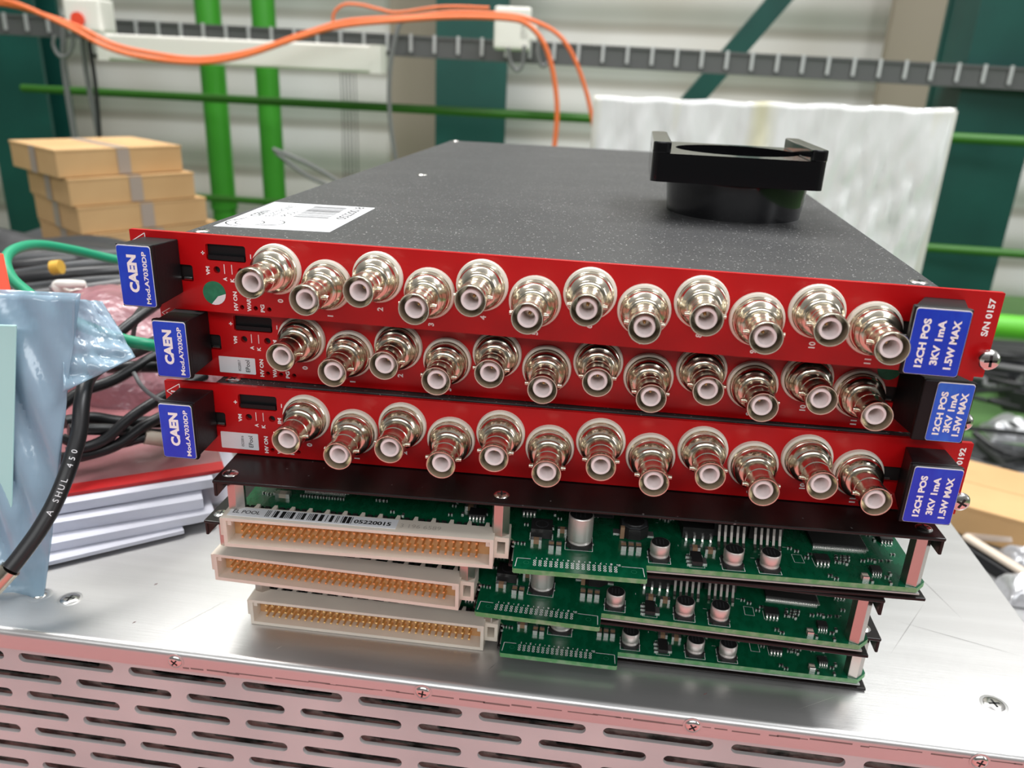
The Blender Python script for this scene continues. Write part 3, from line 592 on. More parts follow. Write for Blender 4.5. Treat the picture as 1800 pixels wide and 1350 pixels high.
# ------------------------------------------------------------------ modules turned round: rear edge with connector and open board
PZ = -19.6
def chipcap(mb, x, y, w, d, h, k='tan', along='x'):
    z = PZ; e = .25
    if along == 'x': mb.box(x-w/2, x-w/2+w*e, y, y+d, z, z+h*1.02, 'tin'); mb.box(x+w/2-w*e, x+w/2, y, y+d, z, z+h*1.02, 'tin'); mb.box(x-w/2+w*e, x+w/2-w*e, y+.03, y+d-.03, z, z+h, k)
    else: mb.box(x-w/2, x+w/2, y, y+d*e, z, z+h*1.02, 'tin'); mb.box(x-w/2, x+w/2, y+d-d*e, y+d, z, z+h*1.02, 'tin'); mb.box(x-w/2+.03, x+w/2-.03, y+d*e, y+d-d*e, z, z+h, k)
def elcap(mb, x, y, r, h):       # y = front of the base
    cy0 = y+r+.15; b = r+.15; z = PZ; c = b*.35
    mb.prism([(x-b, cy0-b+c), (x-b+c, cy0-b), (x+b-c, cy0-b), (x+b, cy0-b+c), (x+b, cy0+b), (x-b, cy0+b)], z, z+1.1, 'chip')
    mb.lathe([(r*.93, 1.1), (r*.97, 1.5), (r*.93, 1.9), (r*.92, 2.3), (r, 2.7), (r, h-.35), (r*.95, h-.05), (r*.90, h)], (x, cy0, z), (0, 0, 1), 'can', 36)
    mb.prism(circ(x, cy0, r*.9, 30), z+h-.02, z+h+.03, 'ink')
    for i in range(3): mb.box(x-r*.45+i*r*.35, x-r*.45+i*r*.35+.25, cy0-r*.5, cy0+r*.5, z+h+.03, z+h+.06, 'slate')
    mb.box(x+b, x+b+.5, cy0-.4, cy0+.4, z, z+.3, 'tin'); mb.box(x-b-.5, x-b, cy0-.4, cy0+.4, z, z+.3, 'tin')
def quad_pack(mb, x0, x1, y0, y1, h, n, m_, sides='FR'):
    z = PZ; mb.box(x0, x1, y0, y1, z+.15, z+h, 'chip'); st = (x1-x0)/n
    for i in range(n):
        x = x0+(i+.5)*st; w = st*.24
        mb.box(x-w, x+w, y0-1.0, y0-.4, z, z+.15, 'tin'); mb.box(x-w, x+w, y0-.5, y0, z+.05, z+h*.55, 'tin')
    if 'R' in sides:
        st = (y1-y0)/m_
        for i in range(m_):
            y = y0+(i+.5)*st; w = st*.24; mb.box(x1, x1+1.0, y-w, y+w, z, z+.3, 'tin')
def rear_module(m, label, first=None):
    root = empty('high_voltage_module', m[:3], m[3]); tag(root, label, 'electronics module', 'modules turned with open boards outward')
    if first:
        for ch_ in list(first.children):
            if ch_.name.split('.')[0] in ('sticker_label',): continue
            copy_obj(ch_, root)
        return root
    body(root, -4, 226.5, -5.3, 386, 0, None, 'bare', 93)
    mb = MB(); mb.prism([(-3, 388), (-3, 387), (240, 387), (240, 388)], 0, 1, 'red') if False else None
    MB().box(-18, 242, 388, 389.5, -24.9, .1, 'red').build('front_panel', root)
    mb = MB(); mb.prism([(-3.6, 6.5), (93, 6.5), (94.2, 5), (94.8, -10.6), (95.3, -11.2), (136.9, -11.2), (137.4, -10.7), (137.6, -3.35), (222.6, -3.35), (226.3, .6), (226.3, 384), (-3.6, 384)], PZ-1.7, PZ, 'pcb')
    for i in range(2, len(mb.f)): pass
    for i, f in enumerate(mb.f):
        zs = [mb.v[j].z for j in f]
        if max(zs)-min(zs) > .5: mb.mi[i] = mb.m('pcbe')
    # silkscreen, pads
    z = PZ+.03; lw = .22
    def ln(x0, y0, x1, y1, w=lw, k='white'):
        a_, b_ = Vector((x0, y0, z)), Vector((x1, y1, z)); d = (b_-a_).normalized(); n_ = Vector((-d.y, d.x, 0))*w/2; mb.add([a_-n_, b_-n_, b_+n_, a_+n_], [(0, 1, 2, 3)], k)
    def rc(x0, x1, y0, y1, w=.2): ln(x0, y0, x1, y0, w); ln(x1, y0, x1, y1, w); ln(x1, y1, x0, y1, w); ln(x0, y1, x0, y0, w)
    ln(95.6, -9.9, 95.9, -5.1); ln(95.9, -5.1, 100.3, -5.1); ln(136.6, -9.9, 136.4, -5.2); ln(136.4, -5.2, 129.6, -5.2)
    for i in range(16):
        x = 101.7+i*1.73
        for yy in (-5.9, -7.1, -8.3):
            n_ = 12
            for q in range(n_):
                a0, a1 = 2*PI*q/n_, 2*PI*(q+1)/n_; mb.add([(x+.3*math.cos(a0), yy+.3*math.sin(a0), z), (x+.52*math.cos(a0), yy+.52*math.sin(a0), z), (x+.52*math.cos(a1), yy+.52*math.sin(a1), z), (x+.3*math.cos(a1), yy+.3*math.sin(a1), z)], [(0, 1, 2, 3)], 'white')
        if i % 2 == 0: text(mb, str(i//2+1), (x+.4, -4.4, z), (-1, 0, 0), (0, -1, 0), None, 1.1, 'white', .02)
        else: ln(x+.5, -4.7, x+.5, -4.1)
    text(mb, '16', (128.8, -4.6, z), (0, 1, 0), (-1, 0, 0), None, 1.0, 'white', .02); text(mb, '19', (94.0, 1.3, z), (0, -1, 0), (1, 0, 0), None, 1.0, 'white', .02)
    rc(111.2, 120.3, 2.1, 11); rc(138.5, 145.6, -1.6, 5.4); rc(162.2, 169.3, -2.1, 5); rc(173.8, 180.9, -2.3, 4.8); rc(186.8, 190, 5.8, 10.6, .14); rc(151.6, 156.5, -2.1, 5.6, .14)
    for i in range(60): ln(*(lambda x, y, q, l: (x, y, x+l*q, y+l*(1-q)))(R.uniform(140, 222), R.uniform(6, 60), R.choice((0, 1)), R.uniform(.5, 1.6)), w=.16)
    ln(193.2, 4.6, 193.2, 9.5, .15)
    for cx, cy in ((99, -7.3), (133.4, -7.6), (141.5, -.0), (223, 2)):
        for q in range(16):
            a0, a1 = 2*PI*q/16, 2*PI*(q+1)/16; mb.add([(cx+.8*math.cos(a0), cy+.8*math.sin(a0), z), (cx+.95*math.cos(a0), cy+.95*math.sin(a0), z), (cx+.95*math.cos(a1), cy+.95*math.sin(a1), z), (cx+.8*math.cos(a1), cy+.8*math.sin(a1), z)], [(0, 1, 2, 3)], 'gdot')
    pcb = mb.build('circuit_board', root)
    MB().box(94, 224, -2.9, 380, -22.4, -21.9, 'insul').build('insulating_sheet', root)
    # standoffs and cover screws
    for x, y, zb_ in ((0, 3.4, -14.3), (89.6, 1.6, -14.7), (221.6, 0, PZ)):
        mb = MB(); a_ = [(x+3.05*math.cos(PI/6+i*PI/3+.25), y+3.05*math.sin(PI/6+i*PI/3+.25)) for i in range(6)]; mb.prism(a_, zb_, -1.1, 'dtin'); mb.build('standoff', root, bev=.12)
        screw_mb((x, 0, 0), (0, 0, 1), 2.6, .75).build('cover_screw', root)
    for x in (0, 221.6):
        MB().lathe([(3, PZ), (3, -1.1)], (x, 380, 0), (0, 0, 1), 'dtin', 6, False).build('standoff', root); screw_mb((x, 380, 0), (0, 0, 1), 2.6, .75).build('cover_screw', root)
    # backplane connector
    mb = MB(); x0, x1, z0, z1 = -2.1, 88, -24.85, -13.9
    vs, fs = plate(rect(x0, x1, z0, z1), [[(x0+1.2, z0+1.3), (x1-1.2, z0+1.3), (x1-1.2, z1-1.1), (x0+1.2, z1-1.1)]], -4.8, 1.6, 'y'); mb.add(vs, fs, 'din')
    mb.box(x0+.6, x1-.6, 1.6, 3.2, z0+.3, z1-.02, 'din'); mb.box(x0+1.2, x1-1.2, 1.45, 1.62, z0+1.3, z1-1.1, 'dinb')
    mb.box(x0+1.2, x0+2.6, -4.0, 1.6, z1-3.2, z1-1.0, 'din'); mb.box(x1-2.6, x1-1.2, -4.0, 1.6, z1-3.2, z1-1.0, 'din')
    for i in range(15):
        x = x0+2.4+i*6.05; mb.prism([(x-.9, 3.1), (x+.9, 3.1), (x+.55, 6.0), (x-.55, 6.0)], z1-2.0, z1-.15, 'din')
    mb.box(x0+.6, x1-.6, 3.0, 4.2, z0+1, z1-1.2, 'din')
    for s_, ex0, ex1 in ((1, x1-.1, x1+4.8), (-1, x0-1.2, x0+.1)):
        if s_ > 0:
            vs, fs = plate(rect(ex0, ex1, -22.6, -14.8), [rect(ex0+1.0, ex1-1.2, -20.9, -16.4)], -1.6, 5.5, 'y'); mb.add(vs, fs, 'din'); mb.box(ex0, ex1, 5.5, 7.5, -22.6, -14.8, 'din')
        else: mb.box(ex0, ex1, -4.2, 6, -21, -14.5, 'din')
    dn = mb.build('backplane_connector', root, bev=.12)
    mb = MB(); mb.box(-.34, .34, -3.0, 1.5, -.3, .3, 'gold'); p0 = mb.build('gold_pin', dn, loc=(3.55, 0, -17.0))
    for r_ in range(3):
        for c_ in range(32):
            if r_ or c_: copy_obj(p0, dn, (3.55+2.54*c_, 0, -17.0-2.45*r_))
    mb = MB()
    for i in range(34):
        x = 1.5+i*2.54; mb.prism([(4.2, -15.3), (6.5, -15.0), (8.4, -17.0), (8.8, -19.6), (7.8, -19.6), (7.2, -17.2), (6.0, -16.2), (4.2, -16.2)], x-.75, x+.75, 'chip', 'x')
    mb.build('solder_leads', dn)
    # board components
    def comp(name, fn):
        mb = MB(); fn(mb); return mb.build(name, pcb)
    comp('electrolytic_capacitor', lambda b: elcap(b, 115.9, 2.4, 4.15, 11.2))
    for x, y in ((142, -1.3), (165.7, -1.8), (177.4, -2.0)): comp('electrolytic_capacitor', lambda b: elcap(b, x, y, 3.2, 5.9))
    def ind(b):
        o8 = [(134.4+5.2*math.cos(PI/8+i*PI/4), 15.8+5.2*math.sin(PI/8+i*PI/4)) for i in range(8)]; i8 = [(134.4+4.7*math.cos(PI/8+i*PI/4), 15.8+4.7*math.sin(PI/8+i*PI/4)) for i in range(8)]
        b.prism(o8, PZ+.3, PZ+4.2, 'chip'); b.prism(i8, PZ+4.2, PZ+4.6, 'slate'); b.lathe([(3.6, 4.6), (3.4, 5.0), (0, 5.0)], (134.4, 15.8, PZ), (0, 0, 1), 'chip', 24); b.box(127.5, 141.3, 14.3, 17.3, PZ, PZ+.4, 'tin')
        b.box(129.6, 131, 11.2, 12.6, PZ+.3, PZ+4.65, 'tan')
    comp('inductor', ind)
    def blk(b): b.box(99.4, 106.6, 7.3, 14.3, PZ+.2, PZ+3.8, 'chip'); b.box(99.1, 99.6, 8.5, 9.5, PZ, PZ+1.5, 'tin'); b.box(106.4, 107, 8.5, 9.5, PZ, PZ+1.5, 'tin'); b.lathe([(2.2, 3.8), (2.2, 3.85), (2.0, 3.85)], (103, 10.8, PZ), (0, 0, 1), 'slate', 20)
    comp('power_inductor', blk)
    comp('microchip', lambda b: (quad_pack(b, 195.2, 213.0, 16.6, 34.5, 1.5, 36, 36), text(b, 'STRATIX', (204, 22, PZ+1.53), (1, 0, 0), (0, 1, 0), 8, 1.1, 'gink', 0) if False else None))
    comp('microchip', lambda b: quad_pack(b, 15.3, 30.6, 26.6, 40, 1.4, 28, 20))
    comp('microchip', lambda b: quad_pack(b, 38.6, 45.0, 28.6, 34, 1.2, 13, 8, 'F'))
    for px0, px1, py0, py1, hh in ((112.5, 128, 24, 40, 9), (133, 149, 30, 46, 13), (97, 108, 34, 46, 10), (150, 160, 30, 44, 12), (62, 76, 28, 44, 9)):  # black blocks added to darken the board under the cover
        comp('component_or_added_block', lambda b: (b.box(px0, px1, py0, py1, PZ+.4, PZ+hh, 'chip'), b.box(px0+.6, px1-.6, py0-.3, py0, PZ+1, PZ+hh-1, 'blackp')))
    def trans(b):
        b.box(151, 161.4, 15, 24.5, PZ+.3, PZ+4.6, 'chip')
        for i in range(4): x = 151.9+i*2.75; b.box(x, x+.7, 13.2, 14.2, PZ, PZ+.4, 'tin'); b.box(x, x+.7, 14.0, 15, PZ+.2, PZ+2.2, 'tin')
    comp('component_or_added_block', trans)
    for x0 in (162.9, 174.9):
        def lead(b, x0=x0):
            b.box(x0-1.3, x0+9.8, 16.6, 27, PZ+1.2, PZ+10, 'chip')
            for i in range(5):
                x = x0+i*2.05; prof_ = [(10.9, 0), (12.0, 0), (13.4, 1.2), (14.6, 3.6), (15.2, 5.8), (16.7, 6.3), (16.7, 7.2), (14.6, 6.8), (13.8, 4.6), (12.5, 1.6), (11.4, .8), (10.9, .7)]
                b.prism([(a_, PZ+h_) for a_, h_ in prof_], x-.42, x+.42, 'dtin', 'x')
        comp('power_regulator', lead)
    def sot(b):
        b.box(152.4, 155.8, -1.4, 5.0, PZ+.1, PZ+1.7, 'chip')
        for y in (-.6, 1.6, 3.8): b.box(150.9, 152.5, y-.4, y+.4, PZ, PZ+.5, 'tin')
        b.box(155.7, 157.4, -.2, 3.4, PZ, PZ+.5, 'tin')
    comp('microchip', sot)
    def so8(x, y, w=4.6, d=3.8, n=4):
        def f(b):
            b.box(x-w/2, x+w/2, y+1, y+1+d, PZ+.2, PZ+1.6, 'chip')
            for i in range(n):
                xx = x-w/2+(i+.5)*w/n; q = w/n*.22; b.box(xx-q, xx+q, y, y+.6, PZ, PZ+.25, 'tin'); b.box(xx-q, xx+q, y+.5, y+1.05, PZ+.1, PZ+1.0, 'tin'); b.box(xx-q, xx+q, y+1+d, y+2+d, PZ, PZ+.4, 'tin')
        return f
    comp('microchip', so8(195.9, 5.2)); comp('microchip', so8(212.0, 1.6, 3.2, 3.0)); comp('microchip', so8(80, 16, 6, 5, 5)); comp('microchip', so8(98, 22, 5, 5, 4)); comp('microchip', so8(147, 27, 6, 5, 5))
    comp('microchip', so8(222.0, 22, 4.2, 5, 4))
    for x, y, w, d, al, k in ((101.5, 3.9, 3.6, 1.9, 'x', 'tan'), (106.6, 1.2, 1.7, 3.3, 'y', 'tan'), (109.1, 1.1, 1.7, 3.3, 'y', 'tan'), (130.6, 4.3, 1.7, 3.3, 'y', 'tan'), (133.1, 4.4, 1.7, 3.3, 'y', 'tan'), (135.6, 4.5, 1.7, 3.3, 'y', 'tan'), (154.4, 7.2, 3.4, 2, 'x', 'tan'), (159.4, 6.6, 3.4, 2, 'x', 'tan'), (8.9, 20.4, 5.2, 2.8, 'x', 'ctan'), (207.2, -1.9, 2.0, 2.6, 'y', 'ctan'), (77, 22, 4, 2.4, 'x', 'tan'), (110, 12, 3.2, 1.8, 'x', 'tan')):
        comp('ceramic_capacitor', lambda b: chipcap(b, x, y, w, d, 1.6, k, al))
    small = [(97.2, 3.3), (95.0, 3.4), (93.3, 3.6), (196.5, -.8), (198.0, -2.2), (191.5, 9), (193, 11), (212.5, 10.7), (214.3, 10.6), (216, 10.4), (218.5, 10.7), (221.5, 15), (210, 9.9), (187, 14), (189, 12.6), (209.6, -1.6), (215.3, -1.8), (214.8, 1.0), (217, 3.5), (3.5, 22), (5.5, 23.5), (7.5, 22.6), (1.5, 22.4)]
    small += [(15.5+i*2.1, 22.8) for i in range(8)] + [(43+i*1.4, 24) for i in range(3)] + [(201+i*1.7+j*.5, 7.8+j*1.7) for i in range(3) for j in range(3)]
    rs = MB(); chipcap(rs, 0, 0, 1.5, .8, .5, 'chip'); r0 = rs.build('chip_resistor', pcb, loc=(small[0][0], small[0][1], 0))
    for x, y in small[1:]:
        c_ = copy_obj(r0, pcb, (x, y, 0)); c_.rotation_euler.z = R.choice((0, 0, PI/2))
    rr_ = []
    for i in range(34):
        x, y = R.choice(((R.uniform(95, 112), R.uniform(15, 40)), (R.uniform(120, 150), R.uniform(24, 45)), (R.uniform(216, 224), R.uniform(14, 40)), (R.uniform(48, 86), R.uniform(14, 34))))
        c_ = copy_obj(r0, pcb, (x, y, 0)); c_.rotation_euler.z = R.choice((0, PI/2))
    return root
ZR = lambda k: -H*(k-1)-.515
B4 = rear_module((34.818, -15.08, ZR(4), .061), 'fourth module down, open green board, connector with barcode sticker')
B5 = rear_module((22.082, -.76, ZR(5), .001), 'fifth module down, open green board, connector without sticker, jutting out furthest', B4)
B6 = rear_module((29.554, 8.138, ZR(6), .024), 'bottom module of the stack, open green board, resting on the chassis', B4)
mb = MB(); mb.box(-1.2, 55.5, -3.1, 2.5, -13.9, -13.78, 'sticker')
text(mb, 'EL POOL', (4.6, -.3, -13.76), (1, 0, 0), (0, 1, 0), 9.2, 2.0, 'ink', .01)
bars = [.35, .35, .35, 0, .35, 1.5, 0, 1.8, .35, .35, .35, 1.5, 0, .35, .35, .35, 1.5, 0, .35, .35, .35, 1.5, 0, 1.8, 0, .35, 0, 1.5, 0, .35, .35, 0, .35, 1.5, 1.5, .35]
x = 11.2; tot = sum(b or .5 for b in bars)+.42*len(bars); sc_ = 29.5/tot
for b in bars:
    if b: mb.box(x, x+b*sc_, -2.2, 1.9, -13.78, -13.75, 'ink')
    x += (b or .5)*sc_+.42*sc_
text(mb, '05220015', (47.3, -.6, -13.76), (1, 0, 0), (0, 1, 0), 12.4, 2.3, 'ink', .03)
text(mb, '3 196 6589', (63.4, -.6, -13.86), (1, 0, 0), (0, 1, 0), 13.5, 2.2, 'lgink', -.01)
mb.build('sticker_label', B4)

# ------------------------------------------------------------------ black ring holder standing on the topmost cover
rh = empty('ring_holder', (200, 122, -.5), .0); tag(rh, 'glossy black ring holder with two lugs standing on the topmost lid', 'ring holder')
mb = MB(); mb.lathe([(24.5, 0), (27.6, 0), (29.0, 13.5), (28.9, 15), (25.2, 15), (24.5, 14), (24.5, 0)], (0, 0, 0), (0, 0, 1), 'gloss', 64); mb.build('ring', rh)
mb = MB(); outer = rrect(-36.5, 28.5, -33, 31, 3.2)
vs, fs = plate(outer, [circ(-1.5, 0, 25.0, 56)], 14.6, 25.3, 'z'); mb.add(vs, fs, 'gloss')
mb.build('square_flange', rh, bev=.6)
for x0, x1 in ((-36.5, -29.6), (22.3, 28.5)):
    mb = MB(); mb.prism(rrect(x0, x1, -33, 31, 2.4), 25.2, 29.5, 'gloss'); mb.build('lug', rh, bev=.5)

# ------------------------------------------------------------------ things on the chassis, at the papers' side
f0 = Vector((-15.2, 64.2, 0)); ex = Vector((-.82, -.572, 0)); ey = Vector((-.572, .82, 0))
def sheet(off, w, d, z0, z1, k, name, label, cat, group, rot=0, fold=0):
    mb = MB(); Rm = Matrix.Rotation(rot, 3, 'Z'); e1, e2 = Rm @ ex, Rm @ ey; o = f0+ex*off[0]+ey*off[1]; n = 12; ring = []
    for i in range(n): pass
    nu = 16; vs = []
    for s_ in (0, 1):
        for j in (0, 1):
            for i in range(nu+1):
                u = i/nu; lift = fold*math.sin(u*PI)*1.0
                p = o+e1*w*u+e2*d*j; p.z = ZC+(z1 if s_ else z0)+lift; vs.append(p)
    n1 = nu+1; fs = []
    for i in range(nu):
        fs += [(i, i+1, n1+i+1, n1+i), (2*n1+i, 2*n1+i+1, 3*n1+i+1, 3*n1+i), (i, i+1, 2*n1+i+1, 2*n1+i), (n1+i, n1+i+1, 3*n1+i+1, 3*n1+i)]
    fs += [(0, n1, 3*n1, 2*n1), (nu, n1+nu, 3*n1+nu, 2*n1+nu)]
    mb.add(vs, fs, k); return tag(mb.build(name, loc=(0, 0, 0)), label, cat, group)
PG = 'papers stacked on the chassis'
sheet((-16, 24), 190, 100, .05, 1.4, 'paper', 'paper_booklet', 'thin white leaflet under the stack, sticking out toward the modules', 'booklet', PG, .0)
sheet((16, 0), 190, 130, 1.5, 3.2, 'paper', 'paper_booklet', 'lowest white booklet of the stack, its corner torn', 'booklet', PG, .09)
sheet((2, 4), 200, 130, 3.4, 7.2, 'paper', 'paper_booklet', 'second white booklet up, jutting toward the connectors', 'booklet', PG, .02)
sheet((6, 9), 200, 130, 7.4, 12.4, 'paper', 'paper_booklet', 'thick folded white booklet in the middle of the stack', 'booklet', PG, -.03)
sheet((0, 17), 200, 125, 13.2, 17.6, 'paper', 'paper_booklet', 'topmost white booklet under the red edged folder', 'booklet', PG, .0)
fo = sheet((-6, 24), 210, 120, 17.8, 18.8, 'pinkc', 'plastic_folder', 'pinkish plastic folder with red edge on the papers', 'folder', None, -.02)
mb = MB(); o = f0+ex*-6+ey*22; d1 = Matrix.Rotation(-.02, 3, 'Z') @ ex; d2 = Matrix.Rotation(-.02, 3, 'Z') @ ey
r_ = [o+Vector((0, 0, ZC+17.7)), o+d1*212+Vector((0, 0, ZC+17.7)), o+d1*212+d2*9+Vector((0, 0, ZC+17.7)), o+d2*9+Vector((0, 0, ZC+17.7))]
mb.loft(r_, [p+Vector((0, 0, 1.6)) for p in r_], 'redp'); mb.build('red_edge', fo)
# pink bubble wrap roll
mb = MB(); nu, nv = 70, 90; vs = []
for j in range(nv+1):
    for i in range(nu+1):
        u, v = i/nu, j/nv
        x = -215+222*u; ang = v*PI*1.05
        rad = 33+4*math.sin(u*7+1)+3*math.sin(u*17+v*5)
        bub = .9*max(0, math.sin(u*210))*max(0, math.sin(v*46))
        y = 190+u*20-math.cos(ang)*(rad*1.75)+4*math.sin(u*9+v*7); z = ZC+19+math.sin(ang)*(rad*1.28+bub)+3*math.sin(v*9+u*11)
        if v > .97: z = ZC+20
        vs.append(Vector((x, y, z)))
mb.add(vs, [(j*(nu+1)+i, j*(nu+1)+i+1, (j+1)*(nu+1)+i+1, (j+1)*(nu+1)+i) for j in range(nv) for i in range(nu)], 'pink', True)
bw = mb.build('bubble_wrap', loc=(0, 0, 0)); tag(bw, 'pink antistatic bubble wrap humped behind the papers', 'bubble wrap')
# cables on the pile: pixel path with distance along the view
def lay(pts, r, k, name, label, group=None, cat='cable', seg=12):
    return wire(name, [at(*p) for p in pts], r, k, label, cat, group, 10, seg)
CG = 'black cables on the pile'
lay([(90, 690, .33), (128, 655, .34), (180, 610, .36), (240, 560, .38), (300, 520, .41), (360, 480, .45)], 2.6, 'rubber', 'coaxial_cable', 'black cable slanting up beneath the pointed film corner', CG)
lay([(120, 755, .33), (190, 755, .34), (250, 762, .35), (330, 765, .37)], 2.8, 'rubber', 'coaxial_cable', 'black cable running level behind the third blue label', CG)
lay([(118, 795, .325), (180, 775, .335), (235, 730, .345), (300, 690, .36), (360, 660, .38)], 2.6, 'rubber', 'coaxial_cable', 'black cable rising behind the handle of the third module', CG)
lay([(110, 770, .34), (160, 790, .34), (220, 778, .345), (262, 770, .35), (330, 780, .37)], 2.4, 'rubber', 'coaxial_cable', 'black cable bowing low with a pale sleeve', CG)
lay([(190, 646, .37), (230, 645, .37), (275, 645, .375), (330, 650, .39)], 3.0, 'rubber', 'coaxial_cable', 'black cable level behind the second blue label', CG)
lay([(235, 655, .35), (250, 680, .345), (275, 700, .345), (310, 715, .35)], 1.0, 'grey', 'thin_lead', 'thin dark lead curling between the second and third handles', CG)
lay([(234, 590, .38), (238, 570, .38), (250, 548, .39), (262, 535, .40)], 1.2, 'grey', 'thin_lead', 'short thin lead arching over the bubble wrap', CG)
lay([(112, 742, .335), (160, 735, .345), (215, 742, .352), (280, 742, .362), (340, 745, .38)], 3.0, 'rubber', 'coaxial_cable', 'topmost of the level black cables behind the third blue label', CG)
lay([(105, 806, .32), (150, 800, .33), (205, 782, .34), (260, 745, .35), (320, 715, .37)], 2.7, 'rubber', 'coaxial_cable', 'lowest black cable bending up from the papers', CG)
lay([(100, 720, .34), (140, 690, .35), (200, 668, .36), (262, 632, .375), (320, 600, .40)], 2.8, 'rubber', 'coaxial_cable', 'black cable climbing between the film corner and second handle', CG)
lay([(100, 640, .36), (170, 615, .38), (225, 570, .40), (250, 540, .42)], 1.6, 'rubber', 'thin_lead', 'thin black lead under the thick green cable', CG)
cs = bpy.data.objects['coaxial_cable.003']; MB().tube([at(254, 768, .348), at(275, 771, .351), at(296, 774, .357)], 3.4, 'ctan', 14, 4).build('pale_sleeve', cs)
lay([(360, 470, .50), (300, 468, .48), (208, 457, .46), (130, 440, .44), (70, 431, .42), (30, 437, .40), (10, 456, .385), (20, 488, .37), (55, 520, .355), (100, 552, .34), (160, 578, .335), (220, 598, .335), (272, 608, .34), (340, 625, .36)], 2.7, 'greenc', 'green_cable', 'thick green cable looping behind the handles', None)
# darker leads and slats in the heap behind
ks = [((60, 480), (210, 462), 'slate', .62, 5), ((30, 492), (260, 478), 'rubber', .58, 6), ((60, 505), (280, 492), 'slate', .56, 4), ((20, 520), (260, 500), 'rubber', .54, 6), ((90, 512), (300, 480), 'grey', .52, 2.5), ((0, 470), (150, 455), 'rubber', .68, 6), ((100, 530), (300, 515), 'rubber', .50, 5), ((40, 455), (240, 448), 'slate', .7, 6)]
for i, (p, q, k, D, r) in enumerate(ks):
    lay([(p[0]-40, p[1]+6, D), ((p[0]+q[0])/2, (p[1]+q[1])/2+R.uniform(-4, 4), D), (q[0]+60, q[1]-4, D+.05)], r, k, 'bundled_lead', {'slate': 'slate grey flat', 'rubber': 'black', 'grey': 'thin grey'}[k]+' lead lying in the cable heap behind the green loop', 'leads in the heap')
lay([(150, 508, .5), (128, 516, .49), (104, 510, .48), (100, 500, .48), (120, 499, .48), (146, 500, .49)], 2.6, 'whitep', 'zip_tie', 'pale flat tie lying in the cable heap', None, 'tie')
lay([(145, 522, .47), (170, 515, .48), (200, 508, .49), (240, 505, .5)], 2.2, 'ctan', 'pale_lead', 'cream coloured lead next to the topmost blue label', None)
lay([(92, 471, .55), (108, 469, .55)], 5, 'yel', 'yellow_sleeve', 'small yellow sleeve in the cable heap', None, 'sleeve')
lay([(90, 505, .5), (115, 520, .49), (140, 520, .48), (147, 527, .47), (138, 533, .47)], 1.6, 'grey', 'hooked_lead', 'grey lead with hooked end above the pale film', None)
# antistatic bags
def drape(name, corners, nu, nv, k, label, cat, amp, seed=0, group=None, thick=.0003):
    P00, P10, P01, P11 = corners; q = random.Random(seed); ph = [(q.uniform(3, 14), q.uniform(3, 14), q.uniform(0, 6)) for _ in range(6)]; vs = []
    n_ = (P10-P00).cross(P01-P00).normalized()
    for j in range(nv+1):
        for i in range(nu+1):
            u, v = i/nu, j/nv; p = (P00*(1-u)+P10*u)*(1-v)+(P01*(1-u)+P11*u)*v
            s_ = sum(abs(math.sin(a_*u+b_*v+c_)) for a_, b_, c_ in ph)/6-.6
            vs.append(p+n_*amp*s_)
    mb = MB(); mb.add(vs, [(j*(nu+1)+i, j*(nu+1)+i+1, (j+1)*(nu+1)+i+1, (j+1)*(nu+1)+i) for j in range(nv) for i in range(nu)], k, True)
    o = mb.build(name, loc=(0, 0, 0)); tag(o, label, cat, group); s_ = o.modifiers.new('thickness', 'SOLIDIFY'); s_.thickness = thick; return o
bt0, bt1 = at(-150, 508, .295), at(137, 522, .295); bb0, bb1 = at(-150, 1010, .262), at(78, 1052, .266)
b1 = drape('antistatic_bag', (bb0, bb1, bt0, bt1), 40, 50, 'bag', 'big pale blue antistatic bag leaning before the papers', 'bag', 7, 5, 'antistatic bags')
b1b = drape('antistatic_bag_back', (bb0+FY*5, bb1+FY*5-RX*2, bt0+FY*5, bt1+FY*5-RX*2), 30, 40, 'bag', None, None, 6, 6); b1b.parent = b1; b1b.matrix_parent_inverse = b1.matrix_world.inverted(); b1b.name = 'back_film'; b1b.location = (0, 0, 0)
cd = [at(-120, 568, .285), at(28, 572, .285), at(20, 900, .272), at(-120, 900, .272)]; mb = MB(); mb.loft(cd, [p+FY*1.0 for p in cd], 'card'); c_ = mb.build('teal_card', b1, bev=.4); c_.location = (0, 0, 0)
c3 = at(238, 628, .305); drape('antistatic_bag', (at(110, 690, .284), c3, at(110, 525, .300), at(180, 530, .322)), 30, 30, 'bag', 'small pointed pale film corner beside the second handle', 'bag', 6, 8, 'antistatic bags')
# thick coaxial cable with print
cp = [(330, 575, .385), (250, 612, .352), (195, 635, .327), (158, 660, .305), (145, 700, .293), (139, 760, .284), (122, 820, .275), (98, 880, .267), (70, 930, .260), (40, 972, .254), (18, 1000, .250)]
cx_ = wire('printed_cable', [at(*p) for p in cp], 3.05, 'rubber', 'thick black coaxial cable with white print and metal ferrule', 'cable', None, 10, 20)
P = catmull([at(*p) for p in cp], 10); mb = MB()
def along(ii):
    p = P[ii]; d = (P[min(ii+1, len(P)-1)]-P[ii-1]).normalized(); v = (CAMP-p).normalized(); v = (v-d*v.dot(d)).normalized(); return p, d, v
for i_, s_ in enumerate('A SHUL 450'):
    if s_ == ' ': continue
    p, d, v = along(int(74-i_*1.9)); text(mb, s_, p+v*3.12, -d*-1 if False else -d*-1, v.cross(-d*-1)*-1 if False else v.cross(d), None, 2.2, 'sticker', .0) if False else text(mb, s_, p+v*3.15, d*-1, v.cross(d*-1), None, 2.1, 'sticker', 0)
mb.build('cable_print', cx_).location = (0, 0, 0)
e0 = at(18, 1000, .250); d = (at(-12, 1032, .247)-e0); MB().tube([e0-d*.02, e0+d*.6, e0+d*1.4], 3.7, 'nickel', 20, 4).build('metal_ferrule', cx_)
